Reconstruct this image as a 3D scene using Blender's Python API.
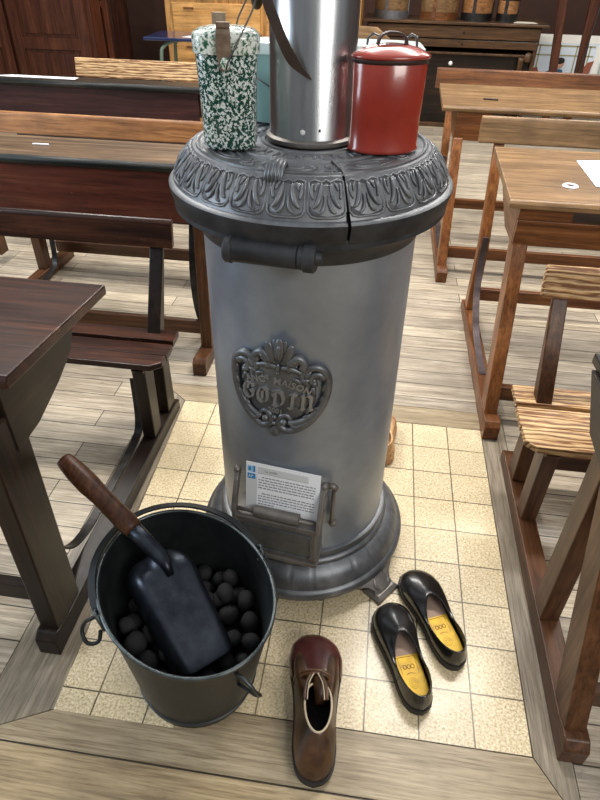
import bpy, bmesh, math, random
import numpy as np
from mathutils import Vector, Matrix
random.seed(7)
PI = math.pi
SC = bpy.context.scene
COL = SC.collection
for o in list(bpy.data.objects): bpy.data.objects.remove(o)

# ---------------------------------------------------------------- camera
cam_d = bpy.data.cameras.new('camera'); cam = bpy.data.objects.new('camera', cam_d); COL.objects.link(cam)
cam_d.sensor_fit = 'HORIZONTAL'; cam_d.sensor_width = 36.0; cam_d.lens = 593.683 / 600 * 36.0
cam_d.clip_start = 0.05; cam_d.clip_end = 60
pit, roll, yaw = 0.656342603, 0.0253213855, -0.121049698
fw = Vector((math.sin(yaw)*math.cos(pit), math.cos(yaw)*math.cos(pit), -math.sin(pit)))
r_ = Vector((math.cos(yaw), -math.sin(yaw), 0)); u_ = r_.cross(fw)
r2 = r_*math.cos(roll) + u_*math.sin(roll); u2 = -r_*math.sin(roll) + u_*math.cos(roll)
M = Matrix((r2, u2, -fw)).transposed().to_4x4(); M.translation = Vector((-0.518191, -0.700530, 1.585704))
cam.matrix_world = M
SC.camera = cam

# ---------------------------------------------------------------- light
w = bpy.data.worlds.new('world'); SC.world = w; w.use_nodes = True
nt = w.node_tree; bg = nt.nodes['Background']
tc = nt.nodes.new('ShaderNodeTexCoord'); sp = nt.nodes.new('ShaderNodeSeparateXYZ'); rp = nt.nodes.new('ShaderNodeValToRGB')
nt.links.new(tc.outputs['Generated'], sp.inputs[0]); nt.links.new(sp.outputs['Z'], rp.inputs[0]); nt.links.new(rp.outputs[0], bg.inputs[0])
rp.color_ramp.elements[0].position = 0.0; rp.color_ramp.elements[0].color = (.07, .065, .06, 1)
rp.color_ramp.elements[1].position = 0.75; rp.color_ramp.elements[1].color = (.95, .98, 1.0, 1)
bg.inputs[1].default_value = 0.50

def area(name, loc, target, sx, sy, power, color=(1, 1, 1)):
    l = bpy.data.lights.new(name, 'AREA'); l.shape = 'RECTANGLE'; l.size = sx; l.size_y = sy; l.energy = power; l.color = color
    o = bpy.data.objects.new(name, l); COL.objects.link(o); o.location = loc
    o.rotation_euler = (Vector(target) - Vector(loc)).to_track_quat('-Z', 'Y').to_euler()
    return o
area('ceiling_lamp', (-.2, 1.9, 3.3), (-.2, 1.5, 0), 1.6, .25, 95, (1, .955, .89))
area('ceiling_lamp', (-2.6, 2.2, 3.3), (-2.4, 2.2, 0), 1.6, .25, 80, (1, .96, .90))
area('ceiling_lamp', (1.6, 3.6, 3.3), (1.6, 3.6, 0), 1.6, .25, 90, (1, .96, .90))
area('ceiling_lamp', (-1.5, 5.0, 3.3), (-1.5, 5.0, 0), 1.6, .25, 90, (1, .96, .90))
area('window_and_fill_light', (-4.6, -.4, 2.3), (-.8, .8, .6), 1.6, 1.8, 85, (.76, .88, 1.0))
area('window_and_fill_light', (1.4, -1.8, 2.7), (-.5, .5, .5), 1.4, 1.0, 48, (1, .96, .90))  # warm fill added on the camera side; only the cool one is a window
SC.view_settings.view_transform = 'Standard'; SC.view_settings.look = 'None'
SC.view_settings.gamma = 1.0; SC.view_settings.use_curve_mapping = False
SC.view_settings.exposure = 0.18

# ---------------------------------------------------------------- materials
def mat(name, col=(.5, .5, .5), rough=.5, metal=0.0, spec=.5, coat=0.0):
    m = bpy.data.materials.new(name); m.use_nodes = True
    b = m.node_tree.nodes['Principled BSDF']
    b.inputs['Base Color'].default_value = (*col, 1); b.inputs['Roughness'].default_value = rough
    b.inputs['Metallic'].default_value = metal; b.inputs['Specular IOR Level'].default_value = spec
    b.inputs['Coat Weight'].default_value = coat; b.inputs['Coat Roughness'].default_value = .12
    return m
def nodes(m):
    t = m.node_tree; return t, t.nodes, t.links, t.nodes['Principled BSDF']
def coords(m, scale=(1, 1, 1), rnd=False):
    t, n, l, b = nodes(m)
    tc = n.new('ShaderNodeTexCoord'); mp = n.new('ShaderNodeMapping'); mp.inputs['Scale'].default_value = scale
    if rnd:
        oi = n.new('ShaderNodeObjectInfo'); ml = n.new('ShaderNodeVectorMath'); ml.operation = 'SCALE'
        cb = n.new('ShaderNodeCombineXYZ'); ad = n.new('ShaderNodeVectorMath'); ad.operation = 'ADD'
        for i in range(3): l.new(oi.outputs['Random'], cb.inputs[i])
        l.new(cb.outputs[0], ml.inputs[0]); ml.inputs['Scale'].default_value = 7.0
        l.new(tc.outputs['Object'], ad.inputs[0]); l.new(ml.outputs[0], ad.inputs[1]); l.new(ad.outputs[0], mp.inputs[0])
    else: l.new(tc.outputs['Object'], mp.inputs[0])
    return mp.outputs[0]
def noise(m, vec, scale, detail=5, rough=.6, dist=0.0):
    n = m.node_tree.nodes.new('ShaderNodeTexNoise'); n.inputs['Scale'].default_value = scale
    n.inputs['Detail'].default_value = detail; n.inputs['Roughness'].default_value = rough; n.inputs['Distortion'].default_value = dist
    m.node_tree.links.new(vec, n.inputs['Vector']); return n.outputs['Fac']
def ramp(m, fac, stops):
    r = m.node_tree.nodes.new('ShaderNodeValToRGB'); e = r.color_ramp.elements
    while len(e) < len(stops): e.new(.5)
    for i, (p, c) in enumerate(stops): e[i].position = p; e[i].color = (*c, 1)
    m.node_tree.links.new(fac, r.inputs[0]); return r.outputs[0]
def mix(m, fac, a, b, mode='MIX'):
    x = m.node_tree.nodes.new('ShaderNodeMix'); x.data_type = 'RGBA'; x.blend_type = mode
    if isinstance(fac, float): x.inputs[0].default_value = fac
    else: m.node_tree.links.new(fac, x.inputs[0])
    for i, v in ((6, a), (7, b)):
        if isinstance(v, tuple): x.inputs[i].default_value = (*v, 1)
        else: m.node_tree.links.new(v, x.inputs[i])
    return x.outputs[2]
def bump(m, h, strength=.3, dist=.002):
    t, n, l, b = nodes(m); bp = n.new('ShaderNodeBump'); bp.inputs['Strength'].default_value = strength; bp.inputs['Distance'].default_value = dist
    l.new(h, bp.inputs['Height']); l.new(bp.outputs[0], b.inputs['Normal'])
def setcol(m, c): m.node_tree.links.new(c, m.node_tree.nodes['Principled BSDF'].inputs['Base Color'])
def setrough(m, fac, lo, hi):
    t, n, l, b = nodes(m); mr = n.new('ShaderNodeMapRange'); mr.inputs['To Min'].default_value = lo; mr.inputs['To Max'].default_value = hi
    l.new(fac, mr.inputs[0]); l.new(mr.outputs[0], b.inputs['Roughness'])

def wood(name, dark, mid, light, axis='x', rough=.42, across=22., ridge=0.25, wear=None, coat=0.0, lo=.28, hi=.72):
    m = mat(name, mid, rough, coat=coat, spec=.32)
    s = [across]*3; s['xyz'.index(axis)] = across*.055
    v = coords(m, tuple(s), True)
    n1 = noise(m, v, 1.0, 7, .62, .9)
    c = ramp(m, n1, [(lo, dark), (.5, mid), (hi, light)])
    v2 = coords(m, (1, 1, 1), True); n2 = noise(m, v2, 5.0, 4, .6)
    c = mix(m, ramp(m, n2, [(.38, (0, 0, 0)), (.75, (.85, .85, .85))]), c, tuple(x*.55 for x in mid))
    vs_ = coords(m, tuple(x*4.2 for x in s), True); n4 = noise(m, vs_, 1.0, 4, .7, .3)
    c = mix(m, 1.0, c, ramp(m, n4, [(.34, (.52, .48, .45)), (.5, (.95, .95, .95)), (.66, (1.18, 1.16, 1.12))]), 'MULTIPLY')
    if wear:
        n3 = noise(m, v2, 30.0, 6, .75)
        c = mix(m, ramp(m, n3, [(.66, (0, 0, 0)), (.72, (1, 1, 1))]), c, wear)
    setcol(m, c); bump(m, n1, ridge, .003); setrough(m, n2, rough-.1, rough+.15)
    return m
def metalmat(name, col, col2, rough=.45, metal=.7, nscale=9., bstr=.1, blotch=(.35, .7)):
    m = mat(name, col, rough, metal)
    v = coords(m, (1, 1, 1), True); n1 = noise(m, v, nscale, 7, .65); n2 = noise(m, v, nscale*18, 3, .6)
    setcol(m, ramp(m, n1, [(blotch[0], col), (blotch[1], col2)])); bump(m, n2, bstr, .002); setrough(m, n1, rough-.1, rough+.12)
    return m

W = {}
def woods(key, *a, **k):
    for ax in 'xyz': W[key+ax] = wood(key+'_'+ax, *a, axis=ax, **k)
woods('darkoak', (.009, .005, .004), (.036, .013, .008), (.10, .036, .018), rough=.30, wear=(.16, .10, .07))
woods('blackoak', (.005, .0035, .003), (.015, .009, .006), (.040, .021, .012), rough=.34)
woods('redpine', (.055, .011, .006), (.105, .024, .013), (.15, .046, .024), rough=.4, wear=(.22, .09, .045))
woods('plumpine', (.020, .007, .007), (.042, .014, .013), (.07, .028, .024), rough=.42)
woods('honey', (.15, .058, .02), (.30, .135, .05), (.44, .23, .10), rough=.36)
woods('tan', (.17, .10, .055), (.31, .185, .095), (.43, .28, .155), rough=.38)
woods('brown', (.060, .019, .007), (.155, .056, .018), (.26, .105, .036), rough=.36)
woods('orange', (.11, .037, .012), (.24, .088, .027), (.36, .15, .052), rough=.34)
woods('deskbrown', (.11, .056, .025), (.21, .122, .056), (.31, .19, .095), rough=.34)
woods('ridged', (.075, .028, .010), (.36, .20, .085), (.62, .41, .22), rough=.5, across=85., ridge=1.0, lo=.42, hi=.58)
def ridged_wood(name, axis):
    m = mat(name, (.4, .2, .1), .5); sc = [1.0]*3; sc['xyz'.index(axis)] = .10
    v = coords(m, tuple(sc), True); t, n, l, b = nodes(m)
    wv_ = n.new('ShaderNodeTexWave'); wv_.wave_type = 'RINGS'; wv_.rings_direction = axis.upper(); wv_.inputs['Scale'].default_value = 21
    wv_.inputs['Distortion'].default_value = 7.0; wv_.inputs['Detail'].default_value = 3; wv_.inputs['Detail Scale'].default_value = 3.0
    l.new(v, wv_.inputs['Vector'])
    g = noise(m, v, 60, 5, .6)
    c = ramp(m, wv_.outputs['Fac'], [(.06, (.17, .07, .025)), (.30, (.42, .23, .095)), (.75, (.66, .44, .22))])
    c = mix(m, ramp(m, g, [(.45, (0, 0, 0)), (.8, (.8, .8, .8))]), c, (.13, .05, .02)); setcol(m, c); bump(m, wv_.outputs['Fac'], .9, .003)
    return m
for ax_ in 'xyz': W['ridged'+ax_] = ridged_wood('ridged_pine_'+ax_, ax_)
woods('cabinet', (.034, .010, .005), (.080, .024, .011), (.13, .045, .021), rough=.4, across=14.)
woods('umber', (.034, .012, .005), (.095, .038, .015), (.17, .075, .032), rough=.36)
woods('dresser', (.034, .017, .008), (.085, .043, .020), (.15, .080, .038), rough=.34)
woods('yellow', (.36, .17, .05), (.52, .27, .085), (.62, .36, .13), rough=.4, across=10.)
iron = metalmat('cast_iron', (.115, .121, .130), (.21, .22, .235), .42, .70, 14., .18)
iron_top = metalmat('blackened_cast_iron', (.115, .120, .130), (.23, .24, .255), .43, .50, 16., .15)
iron_body = metalmat('blued_sheet_iron', (.22, .252, .305), (.37, .41, .47), .40, .60, 3.2, .06, (.3, .72))
iron_brown = metalmat('browned_cast_iron', (.15, .136, .126), (.25, .232, .215), .45, .5, 18., .2)
iron_black = metalmat('black_lip_iron', (.022, .023, .026), (.055, .058, .064), .50, .4, 16., .15)
iron_dark = mat('dark_iron_gap', (.006, .006, .006), .8)
bucket_m = metalmat('black_bucket_sheet', (.010, .012, .013), (.026, .030, .031), .46, .30, 9., .08)
rim_m = metalmat('worn_bucket_rim', (.05, .06, .062), (.14, .16, .165), .36, .8, 20., .1)
shovel_m = metalmat('blued_shovel_steel', (.018, .022, .030), (.055, .064, .082), .33, .8, 9., .1)
steel = metalmat('brushed_stovepipe', (.42, .44, .46), (.62, .64, .66), .28, 1.0, 4., .03)
for n_ in [n for n in steel.node_tree.nodes if n.type == 'MAPPING']: n_.inputs['Scale'].default_value = (6, 6, .5)
wire_m = mat('dark_wire', (.10, .10, .10), .35, .9)
black_wire = metalmat('black_ironwork', (.02, .019, .019), (.06, .055, .052), .38, .8, 20., .1)
coal_m = metalmat('coal_briquette', (.006, .0065, .007), (.021, .022, .023), .72, .0, 30., .6)
dust_m = metalmat('coal_dust', (.004, .004, .004), (.012, .012, .012), .95, .0, 60., 1.0)
black_leather = mat('black_leather', (.008, .008, .008), .24, coat=.3); bump(black_leather, noise(black_leather, coords(black_leather), 220, 2), .06, .001)
black_lining = mat('dark_grey_lining', (.045, .040, .036), .85)
yellow_in = mat('yellow_insole', (.80, .46, .018), .55)
setcol(yellow_in, ramp(yellow_in, noise(yellow_in, coords(yellow_in), 26, 5), [(.32, (.55, .30, .03)), (.6, (.88, .54, .02))]))
beige_in = mat('beige_insole', (.36, .25, .19), .75)
rubber = mat('dark_rubber_sole', (.018, .016, .015), .6)
print_m = mat('insole_print', (.09, .045, .01), .7)
boot_m = metalmat('brown_boot_leather', (.018, .008, .004), (.115, .050, .019), .36, .0, 14., .25)
boot_toe = metalmat('burgundy_leather', (.034, .009, .008), (.085, .022, .018), .25, .0, 9., .12)
boot_edge = mat('cream_shearling', (.55, .45, .32), .95)
boot_in = mat('boot_inside', (.012, .009, .007), .95)
clog_m = wood('clog_wood', (.34, .17, .07), (.55, .31, .14), (.66, .42, .22), 'y', .5, 24.)
handle_m = wood('shovel_handle_wood', (.028, .010, .005), (.085, .032, .014), (.17, .075, .035), 'y', .38, 30., wear=(.20, .10, .05))
card_m = mat('white_card', (.90, .93, .97), .5); card_side = mat('pale_grey_strip', (.66, .69, .70), .5); ink = mat('grey_ink', (.12, .12, .14), .6)
blue_ink = mat('blue_logo', (.03, .25, .55), .5); pale_blue = mat('pale_blue_logo', (.35, .60, .80), .5)
red_en = mat('red_enamel', (.36, .014, .010), .25, coat=.7)
setcol(red_en, ramp(red_en, noise(red_en, coords(red_en), 12, 5), [(.3, (.26, .026, .015)), (.7, (.36, .042, .024))]))
chip = mat('dark_chipped_enamel', (.035, .016, .013), .5)
teal_en = mat('pale_teal_enamel', (.22, .37, .36), .35, coat=.4)
teal_lid = mat('white_enamel_lid', (.60, .70, .70), .3, coat=.4)
speck = mat('green_white_speckled_enamel', (.1, .2, .15), .22, coat=.7)
v = coords(speck); a_ = noise(speck, v, 190, 4, .62, .4)
setcol(speck, ramp(speck, a_, [(.482, (.010, .062, .044)), (.505, (.05, .14, .11)), (.54, (.72, .78, .76))]))
speck_lid = mat('whiter_speckled_enamel', (.7, .7, .7), .25, coat=.6)
setcol(speck_lid, ramp(speck_lid, noise(speck_lid, coords(speck_lid), 130, 4, .62, .4), [(.40, (.02, .10, .06)), (.46, (.25, .36, .28)), (.51, (.76, .80, .74))]))
brass = metalmat('tarnished_brass', (.10, .075, .04), (.22, .17, .10), .5, .8, 20., .1)
clasp_m = metalmat('rusty_clasp', (.15, .10, .07), (.32, .24, .17), .5, .3, 30., .2)
strap_m = metalmat('old_leather_strap', (.030, .018, .013), (.07, .045, .034), .5, .0, 20., .2)
paper_m = mat('white_paper', (.80, .81, .84), .6)
cream_paper = mat('cream_paper', (.80, .72, .58), .6)
ceramic = mat('white_ceramic', (.78, .78, .78), .2)
hole_m = mat('dark_hole', (.01, .008, .007), .8)
blue_top = mat('navy_table_top', (.010, .020, .075), .16, coat=.5)
green_tube = mat('grey_green_tube', (.13, .19, .14), .4)
wall_m = mat('brown_wall', (.055, .022, .014), .8)
setcol(wall_m, ramp(wall_m, noise(wall_m, coords(wall_m), 2.0, 4), [(.3, (.042, .017, .011)), (.7, (.075, .030, .018))]))
basket_grey = metalmat('galvanised_band', (.13, .13, .14), (.24, .24, .25), .45, .7, 20., .1)

# floors
def plank_mat(name, axis_x=True, row=.135, w_=1.5, c1=(.42, .35, .26), c2=(.58, .50, .39), dark=(.20, .16, .11), mortar=(.035, .028, .02), brick=True):
    m = mat(name, c1, .38); t, n, l, b = nodes(m)
    v = coords(m); 
    s = (2.6, 52, 52) if axis_x else (52, 2.6, 52)
    vg = coords(m, s); g = noise(m, vg, 1.0, 7, .66, .8); gc = ramp(m, g, [(.28, dark), (.5, c1), (.70, c2)])
    big = noise(m, v, 2.2, 4, .6); gc = mix(m, ramp(m, big, [(.42, (0, 0, 0)), (.75, (.75, .75, .75))]), gc, tuple(x*.6 for x in c1))
    fg = noise(m, coords(m, tuple(x*3.2 for x in s)), 1.0, 4, .7); gc = mix(m, 1.0, gc, ramp(m, fg, [(.36, (.66, .62, .57)), (.52, (1, 1, 1)), (.68, (1.12, 1.12, 1.1))]), 'MULTIPLY')
    st = noise(m, v, 13, 3, .55); gc = mix(m, ramp(m, st, [(.70, (0, 0, 0)), (.78, (.7, .7, .7))]), gc, tuple(x*.40 for x in c1))
    if brick:
        br = n.new('ShaderNodeTexBrick'); br.offset = .37; br.offset_frequency = 2; br.squash = 1
        br.inputs['Scale'].default_value = 1; br.inputs['Brick Width'].default_value = w_; br.inputs['Row Height'].default_value = row
        br.inputs['Mortar Size'].default_value = .0022; br.inputs['Mortar Smooth'].default_value = .2; br.inputs['Bias'].default_value = 0
        br.inputs['Color1'].default_value = (.66, .64, .63, 1); br.inputs['Color2'].default_value = (1.12, 1.08, 1.02, 1); br.inputs['Mortar'].default_value = (.9, .9, .9, 1)
        l.new(v, br.inputs['Vector'])
        gc = mix(m, 1.0, gc, br.outputs['Color'], 'MULTIPLY'); gc = mix(m, br.outputs['Fac'], gc, mortar)
    setcol(m, gc); bump(m, g, .22, .002); setrough(m, big, .30, .5)
    return m
floor_far = plank_mat('pale_worn_floorboards', row=.1035, w_=1.15, c1=(.50, .44, .35), c2=(.75, .68, .57), dark=(.27, .23, .175))
floor_near = plank_mat('tan_floorboards', row=.15, w_=9.0, c1=(.40, .31, .185), c2=(.54, .43, .28), dark=(.19, .14, .085))
frame_x = plank_mat('frame_plank_wide', True, brick=False, c1=(.36, .285, .18), c2=(.49, .40, .27), dark=(.20, .15, .09))
frame_y = plank_mat('frame_plank_long', False, brick=False, c1=(.27, .225, .165), c2=(.40, .34, .26), dark=(.13, .105, .075))
def tiles(name, rowh):
    M_ = mat(name, (.75, .65, .45), .22)
    t, n, l, b = nodes(M_); v = coords(M_)
    br = n.new('ShaderNodeTexBrick'); br.offset = 0; br.squash = 1
    for k_, v_ in (('Scale', 1), ('Brick Width', .14), ('Row Height', rowh), ('Mortar Size', .0021), ('Mortar Smooth', .1), ('Bias', 0)): br.inputs[k_].default_value = v_
    br.inputs['Color1'].default_value = (.90, .90, .90, 1); br.inputs['Color2'].default_value = (1.06, 1.05, 1.03, 1); br.inputs['Mortar'].default_value = (.1, .08, .06, 1)
    l.new(v, br.inputs['Vector'])
    c = ramp(M_, noise(M_, v, 150, 4, .7), [(.34, (.34, .25, .13)), (.50, (.66, .545, .35)), (.64, (.84, .75, .56))])
    c = mix(M_, 1.0, c, br.outputs['Color'], 'MULTIPLY'); c = mix(M_, br.outputs['Fac'], c, (.07, .052, .034))
    dirt = ramp(M_, noise(M_, v, 3.5, 4, .6), [(.40, (0, 0, 0)), (.80, (.5, .5, .5))]); c = mix(M_, dirt, c, (.48, .38, .22))
    setcol(M_, c); setrough(M_, noise(M_, v, 9, 3), .15, .42)
    return M_
tile_m = tiles('cream_speckled_tiles', .14); tile_m2 = tiles('cream_speckled_cut_tiles', 8.0)

# ---------------------------------------------------------------- mesh helpers
class MB:
    def __init__(s): s.bm = bmesh.new()
    def face(s, vs):
        try: return s.bm.faces.new(vs)
        except ValueError: return None
    def box(s, x0, x1, y0, y1, z0, z1):
        v = [s.bm.verts.new((x, y, z)) for x in (x0, x1) for y in (y0, y1) for z in (z0, z1)]
        for f in ((0, 1, 3, 2), (4, 6, 7, 5), (0, 4, 5, 1), (2, 3, 7, 6), (0, 2, 6, 4), (1, 5, 7, 3)): s.face([v[i] for i in f])
        return s
    def prism(s, poly, a0, a1, axis='x'):
        def P(p, a): return (a, p[0], p[1]) if axis == 'x' else ((p[0], a, p[1]) if axis == 'y' else (p[0], p[1], a))
        A = [s.bm.verts.new(P(p, a0)) for p in poly]; B = [s.bm.verts.new(P(p, a1)) for p in poly]
        s.face(A); s.face(B[::-1])
        for i in range(len(poly)): j = (i+1) % len(poly); s.face([A[i], B[i], B[j], A[j]])
        return s
    def loft(s, rings, closed=True, cap0=True, cap1=True):
        R = [[s.bm.verts.new(p) for p in r] for r in rings]
        for a, b in zip(R, R[1:]):
            k = len(a)
            for i in range(k if closed else k-1): j = (i+1) % k; s.face([a[i], a[j], b[j], b[i]])
        if cap0: s.face(R[0][::-1])
        if cap1: s.face(R[-1])
        return R
    def beam(s, p0, p1, wx, wy, up=(0, 1, 0)):
        p0, p1 = Vector(p0), Vector(p1); d = (p1-p0).normalized(); x = Vector(up).cross(d).normalized(); y = d.cross(x)
        r = [[p + x*a*wx/2 + y*b*wy/2 for a, b in ((-1, -1), (1, -1), (1, 1), (-1, 1))] for p in (p0, p1)]
        s.loft(r); return s
    def tube(s, pts, rad, n=10, flat=1.0, cap=True):
        pts = [Vector(p) for p in pts]; rings = []; prev = None
        for i, p in enumerate(pts):
            d = (pts[min(i+1, len(pts)-1)] - pts[max(i-1, 0)]).normalized()
            if prev is None: x = d.orthogonal().normalized()
            else: x = (prev - d*prev.dot(d)).normalized()
            prev = x; y = d.cross(x); r = rad[i] if isinstance(rad, (list, tuple)) else rad
            rings.append([p + x*math.cos(a)*r + y*math.sin(a)*r*flat for a in [2*PI*k/n for k in range(n)]])
        s.loft(rings, cap0=cap, cap1=cap); return s
    def strip(s, pts, side, w, th):
        """flat band: pts path, side = width direction"""
        pts = [Vector(p) for p in pts]; rings = []
        for i, p in enumerate(pts):
            d = (pts[min(i+1, len(pts)-1)] - pts[max(i-1, 0)]).normalized()
            sd = side[i] if isinstance(side, list) else side
            x = Vector(sd).normalized(); y = d.cross(x).normalized(); ww = w[i] if isinstance(w, list) else w
            rings.append([p + x*a*ww/2 + y*b*th/2 for a, b in ((-1, -1), (1, -1), (1, 1), (-1, 1))])
        s.loft(rings); return s
    def lathe(s, prof, c=(0, 0), n=64, a0=0, a1=2*PI, capends=False, fn=None):
        full = abs(a1-a0-2*PI) < 1e-6; k = n if full else n+1; cols = []
        for i in range(k):
            a = a0 + (a1-a0)*i/n
            cols.append([s.bm.verts.new((c[0]+r*math.cos(a), c[1]+r*math.sin(a), z)) for r, z in (prof if fn is None else fn(a))])
        for i in range(k if full else k-1):
            A, B = cols[i], cols[(i+1) % k]
            for j in range(len(A)-1): s.face([A[j], B[j], B[j+1], A[j+1]])
        if capends and not full: s.face(cols[0]); s.face(cols[-1][::-1])
        return s
    def ball(s, c, r, n=10, m=7, rot=None):
        rx, ry, rz = (r, r, r) if not isinstance(r, (tuple, list)) else r
        top = None; rings = []
        for i in range(1, m):
            t_ = PI*i/m; ring = []
            for k in range(n):
                a = 2*PI*k/n; p = Vector((rx*math.sin(t_)*math.cos(a), ry*math.sin(t_)*math.sin(a), rz*math.cos(t_)))
                if rot: p = rot @ p
                ring.append(s.bm.verts.new(Vector(c)+p))
            rings.append(ring)
        pt = Vector((0, 0, rz)); pb = Vector((0, 0, -rz))
        if rot: pt = rot @ pt; pb = rot @ pb
        vt = s.bm.verts.new(Vector(c)+pt); vb = s.bm.verts.new(Vector(c)+pb)
        for a, b in zip(rings, rings[1:]):
            for k in range(n): j = (k+1) % n; s.face([a[k], b[k], b[j], a[j]])
        for k in range(n):
            j = (k+1) % n; s.face([vt, rings[0][k], rings[0][j]]); s.face([vb, rings[-1][j], rings[-1][k]])
        return s
    def build(s, name, m, parent=None, smooth=False, bevel=0.0, sub=0, solid=0.0, edge=None, offset=-1):
        bmesh.ops.recalc_face_normals(s.bm, faces=s.bm.faces[:])
        me = bpy.data.meshes.new(name); s.bm.to_mesh(me); s.bm.free(); me.materials.append(m)
        o = bpy.data.objects.new(name, me); COL.objects.link(o)
        if parent: o.parent = parent
        if smooth: 
            for p in me.polygons: p.use_smooth = True
        if solid: md = o.modifiers.new('solid', 'SOLIDIFY'); md.thickness = solid; md.offset = offset
        if bevel: md = o.modifiers.new('bevel', 'BEVEL'); md.width = bevel; md.segments = 2; md.limit_method = 'ANGLE'
        if sub: md = o.modifiers.new('sub', 'SUBSURF'); md.levels = sub; md.render_levels = sub
        if edge:
            try: me.set_sharp_from_angle(angle=edge)
            except Exception: pass
        return o
def tag(o, label, cat, group=None):
    o['label'] = label; o['category'] = cat
    if group: o['group'] = group
    return o
def thing(name, label, cat, loc=(0, 0, 0), rz=0, group=None):
    o = bpy.data.objects.new(name, None); COL.objects.link(o); o.location = loc; o.rotation_euler = (0, 0, rz); o.empty_display_size = .05
    return tag(o, label, cat, group)
def struct(o): o['kind'] = 'structure'; return o
def part_label(o, s): o['label'] = s; return o
def text_geo(body, size, extrude=.001, align='CENTER', offset=0.0):
    cu = bpy.data.curves.new('txt', 'FONT'); cu.body = body; cu.size = size; cu.extrude = extrude; cu.align_x = align; cu.offset = offset; cu.resolution_u = 3
    ob = bpy.data.objects.new('txt', cu); COL.objects.link(ob); bpy.context.view_layer.update()
    me = bpy.data.meshes.new_from_object(ob.evaluated_get(bpy.context.evaluated_depsgraph_get()))
    vs = [v.co.copy() for v in me.vertices]; fs = [list(p.vertices) for p in me.polygons]
    bpy.data.objects.remove(ob); bpy.data.meshes.remove(me); bpy.data.curves.remove(cu)
    return vs, fs
def add_geo(mb, vs, fs, f):
    V = [mb.bm.verts.new(f(v)) for v in vs]
    for q in fs: mb.face([V[i] for i in q])
def catmull(P, n=6):
    P = [Vector(p) for p in P]; out = []
    for i in range(len(P)-1):
        p0 = P[max(i-1, 0)]; p1 = P[i]; p2 = P[i+1]; p3 = P[min(i+2, len(P)-1)]
        for k in range(n):
            t_ = k/n; out.append(.5*((2*p1) + (p2-p0)*t_ + (2*p0-5*p1+4*p2-p3)*t_**2 + (3*p1-p0-3*p2+p3)*t_**3))
    out.append(P[-1]); return out
def interp(tab, x):
    return float(np.interp(x, [a for a, b in tab], [b for a, b in tab]))

# ---------------------------------------------------------------- setting
XL = -1.222
X0, X1, Y0, Y1 = -1.26, 0.0, 0.0, 1.26          # tiled pad
FX0, FX1, FY0, FY1 = -1.40, .095, -.148, 1.375   # outside of its plank frame
def inset(p, d):
    A = sum(p[i][0]*p[(i+1) % len(p)][1] - p[(i+1) % len(p)][0]*p[i][1] for i in range(len(p)))
    if A < 0: p = p[::-1]
    n = len(p); out = []
    for i in range(n):
        a, b_, c_ = Vector(p[i-1]), Vector(p[i]), Vector(p[(i+1) % n]); e1 = (b_-a).normalized(); e2 = (c_-b_).normalized()
        n1 = Vector((-e1.y, e1.x)); n2 = Vector((-e2.y, e2.x)); k = 1 + n1.dot(n2)
        out.append(tuple(b_ + (n1+n2)*(d/max(k, .3))))
    return out
def flat(polys, name, m, th=.03, gap=.0014):
    b = MB()
    for p in polys: b.prism(inset(p, gap), -th, 0, 'z')
    return struct(b.build(name, m))
b = MB(); b.box(-6.5, 5, -3, 8.2, -.04, -.0301); struct(b.build('floor_base', hole_m))
flat([[(-6.5, FY1), (5, FY1), (5, 8.2), (-6.5, 8.2)], [(-6.5, FY0), (FX0, FY0), (FX0, FY1), (-6.5, FY1)], [(FX1, FY0), (5, FY0), (5, FY1), (FX1, FY1)]], 'floor', floor_far)
flat([[(-6.5, -3), (5, -3), (5, FY0), (-6.5, FY0)]], 'floor_front', floor_near)
flat([[(XL, .05), (-.90, .05), (-.90, Y0), (X1, Y0), (X1, Y1), (X0, Y1)]], 'floor_tiles', tile_m, gap=.0008)
flat([[(-1.218, -.06), (-.90, -.06), (-.90, .05), (XL, .05)]], 'floor_tiles_cut', tile_m2, gap=-.0008)
flat([[(-1.218, -.06), (FX0, FY0), (FX1, FY0), (X1, Y0), (-.90, 0), (-.90, -.06)]], 'trim_1', frame_x)
flat([[(X1, Y0), (FX1, FY0), (FX1, FY1), (X1, Y1)]], 'trim_2', frame_y)
flat([[(FX0, FY0), (-1.218, -.06), (XL, .05), (X0, Y1), (FX0, FY1)]], 'trim_3', frame_y)
flat([[(X0, Y1), (X1, Y1), (FX1, FY1), (FX0, FY1)]], 'trim_4', frame_x)
b = MB(); b.box(-6.5, 5, 8.0, 8.1, 0, 3.2); struct(b.build('wall_back', wall_m))
b = MB(); b.box(-6.6, -6.5, 1.6, 8.1, 0, 3.2); struct(b.build('wall_left', wall_m))
b = MB(); b.box(5, 5.1, 1.6, 8.1, 0, 3.2); struct(b.build('wall_right', wall_m))

# ---------------------------------------------------------------- stove
SX, SY = -.657, .635
stove = thing('coal_stove', 'tall round grey cast iron stove with emblem and ash door on cream tiles', 'stove', (SX-.003, SY, 0))
stove.rotation_euler = (0, math.radians(-.45), 0)
b = MB(); b.lathe([(.247, .15), (.247, .5), (.246, .8), (.245, 1.09), (.245, 1.12)], n=96)
# small dents
for vv in b.bm.verts:
    a = math.atan2(vv.co.y, vv.co.x)
b.build('body', iron_body, stove, smooth=True)
b = MB()
prof = [(.235, .060), (.305, .058), (.319, .052), (.324, .058), (.325, .075), (.320, .084), (.312, .088), (.308, .100), (.300, .118), (.288, .132), (.272, .142), (.266, .145), (.267, .153), (.263, .160), (.256, .163), (.256, .176), (.259, .181), (.257, .190), (.248, .194), (.244, .194)]
def basep(a):
    k = (a*28/(2*PI)) % 1.0; g = -.0022 if (k < .05 or k > .95) else 0
    return [(r + (g if 7 <= i <= 10 else 0), z) for i, (r, z) in enumerate(prof)]
b.lathe(None, n=280, fn=basep); b.build('base_plate', iron, stove, smooth=True, edge=.7)
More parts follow.
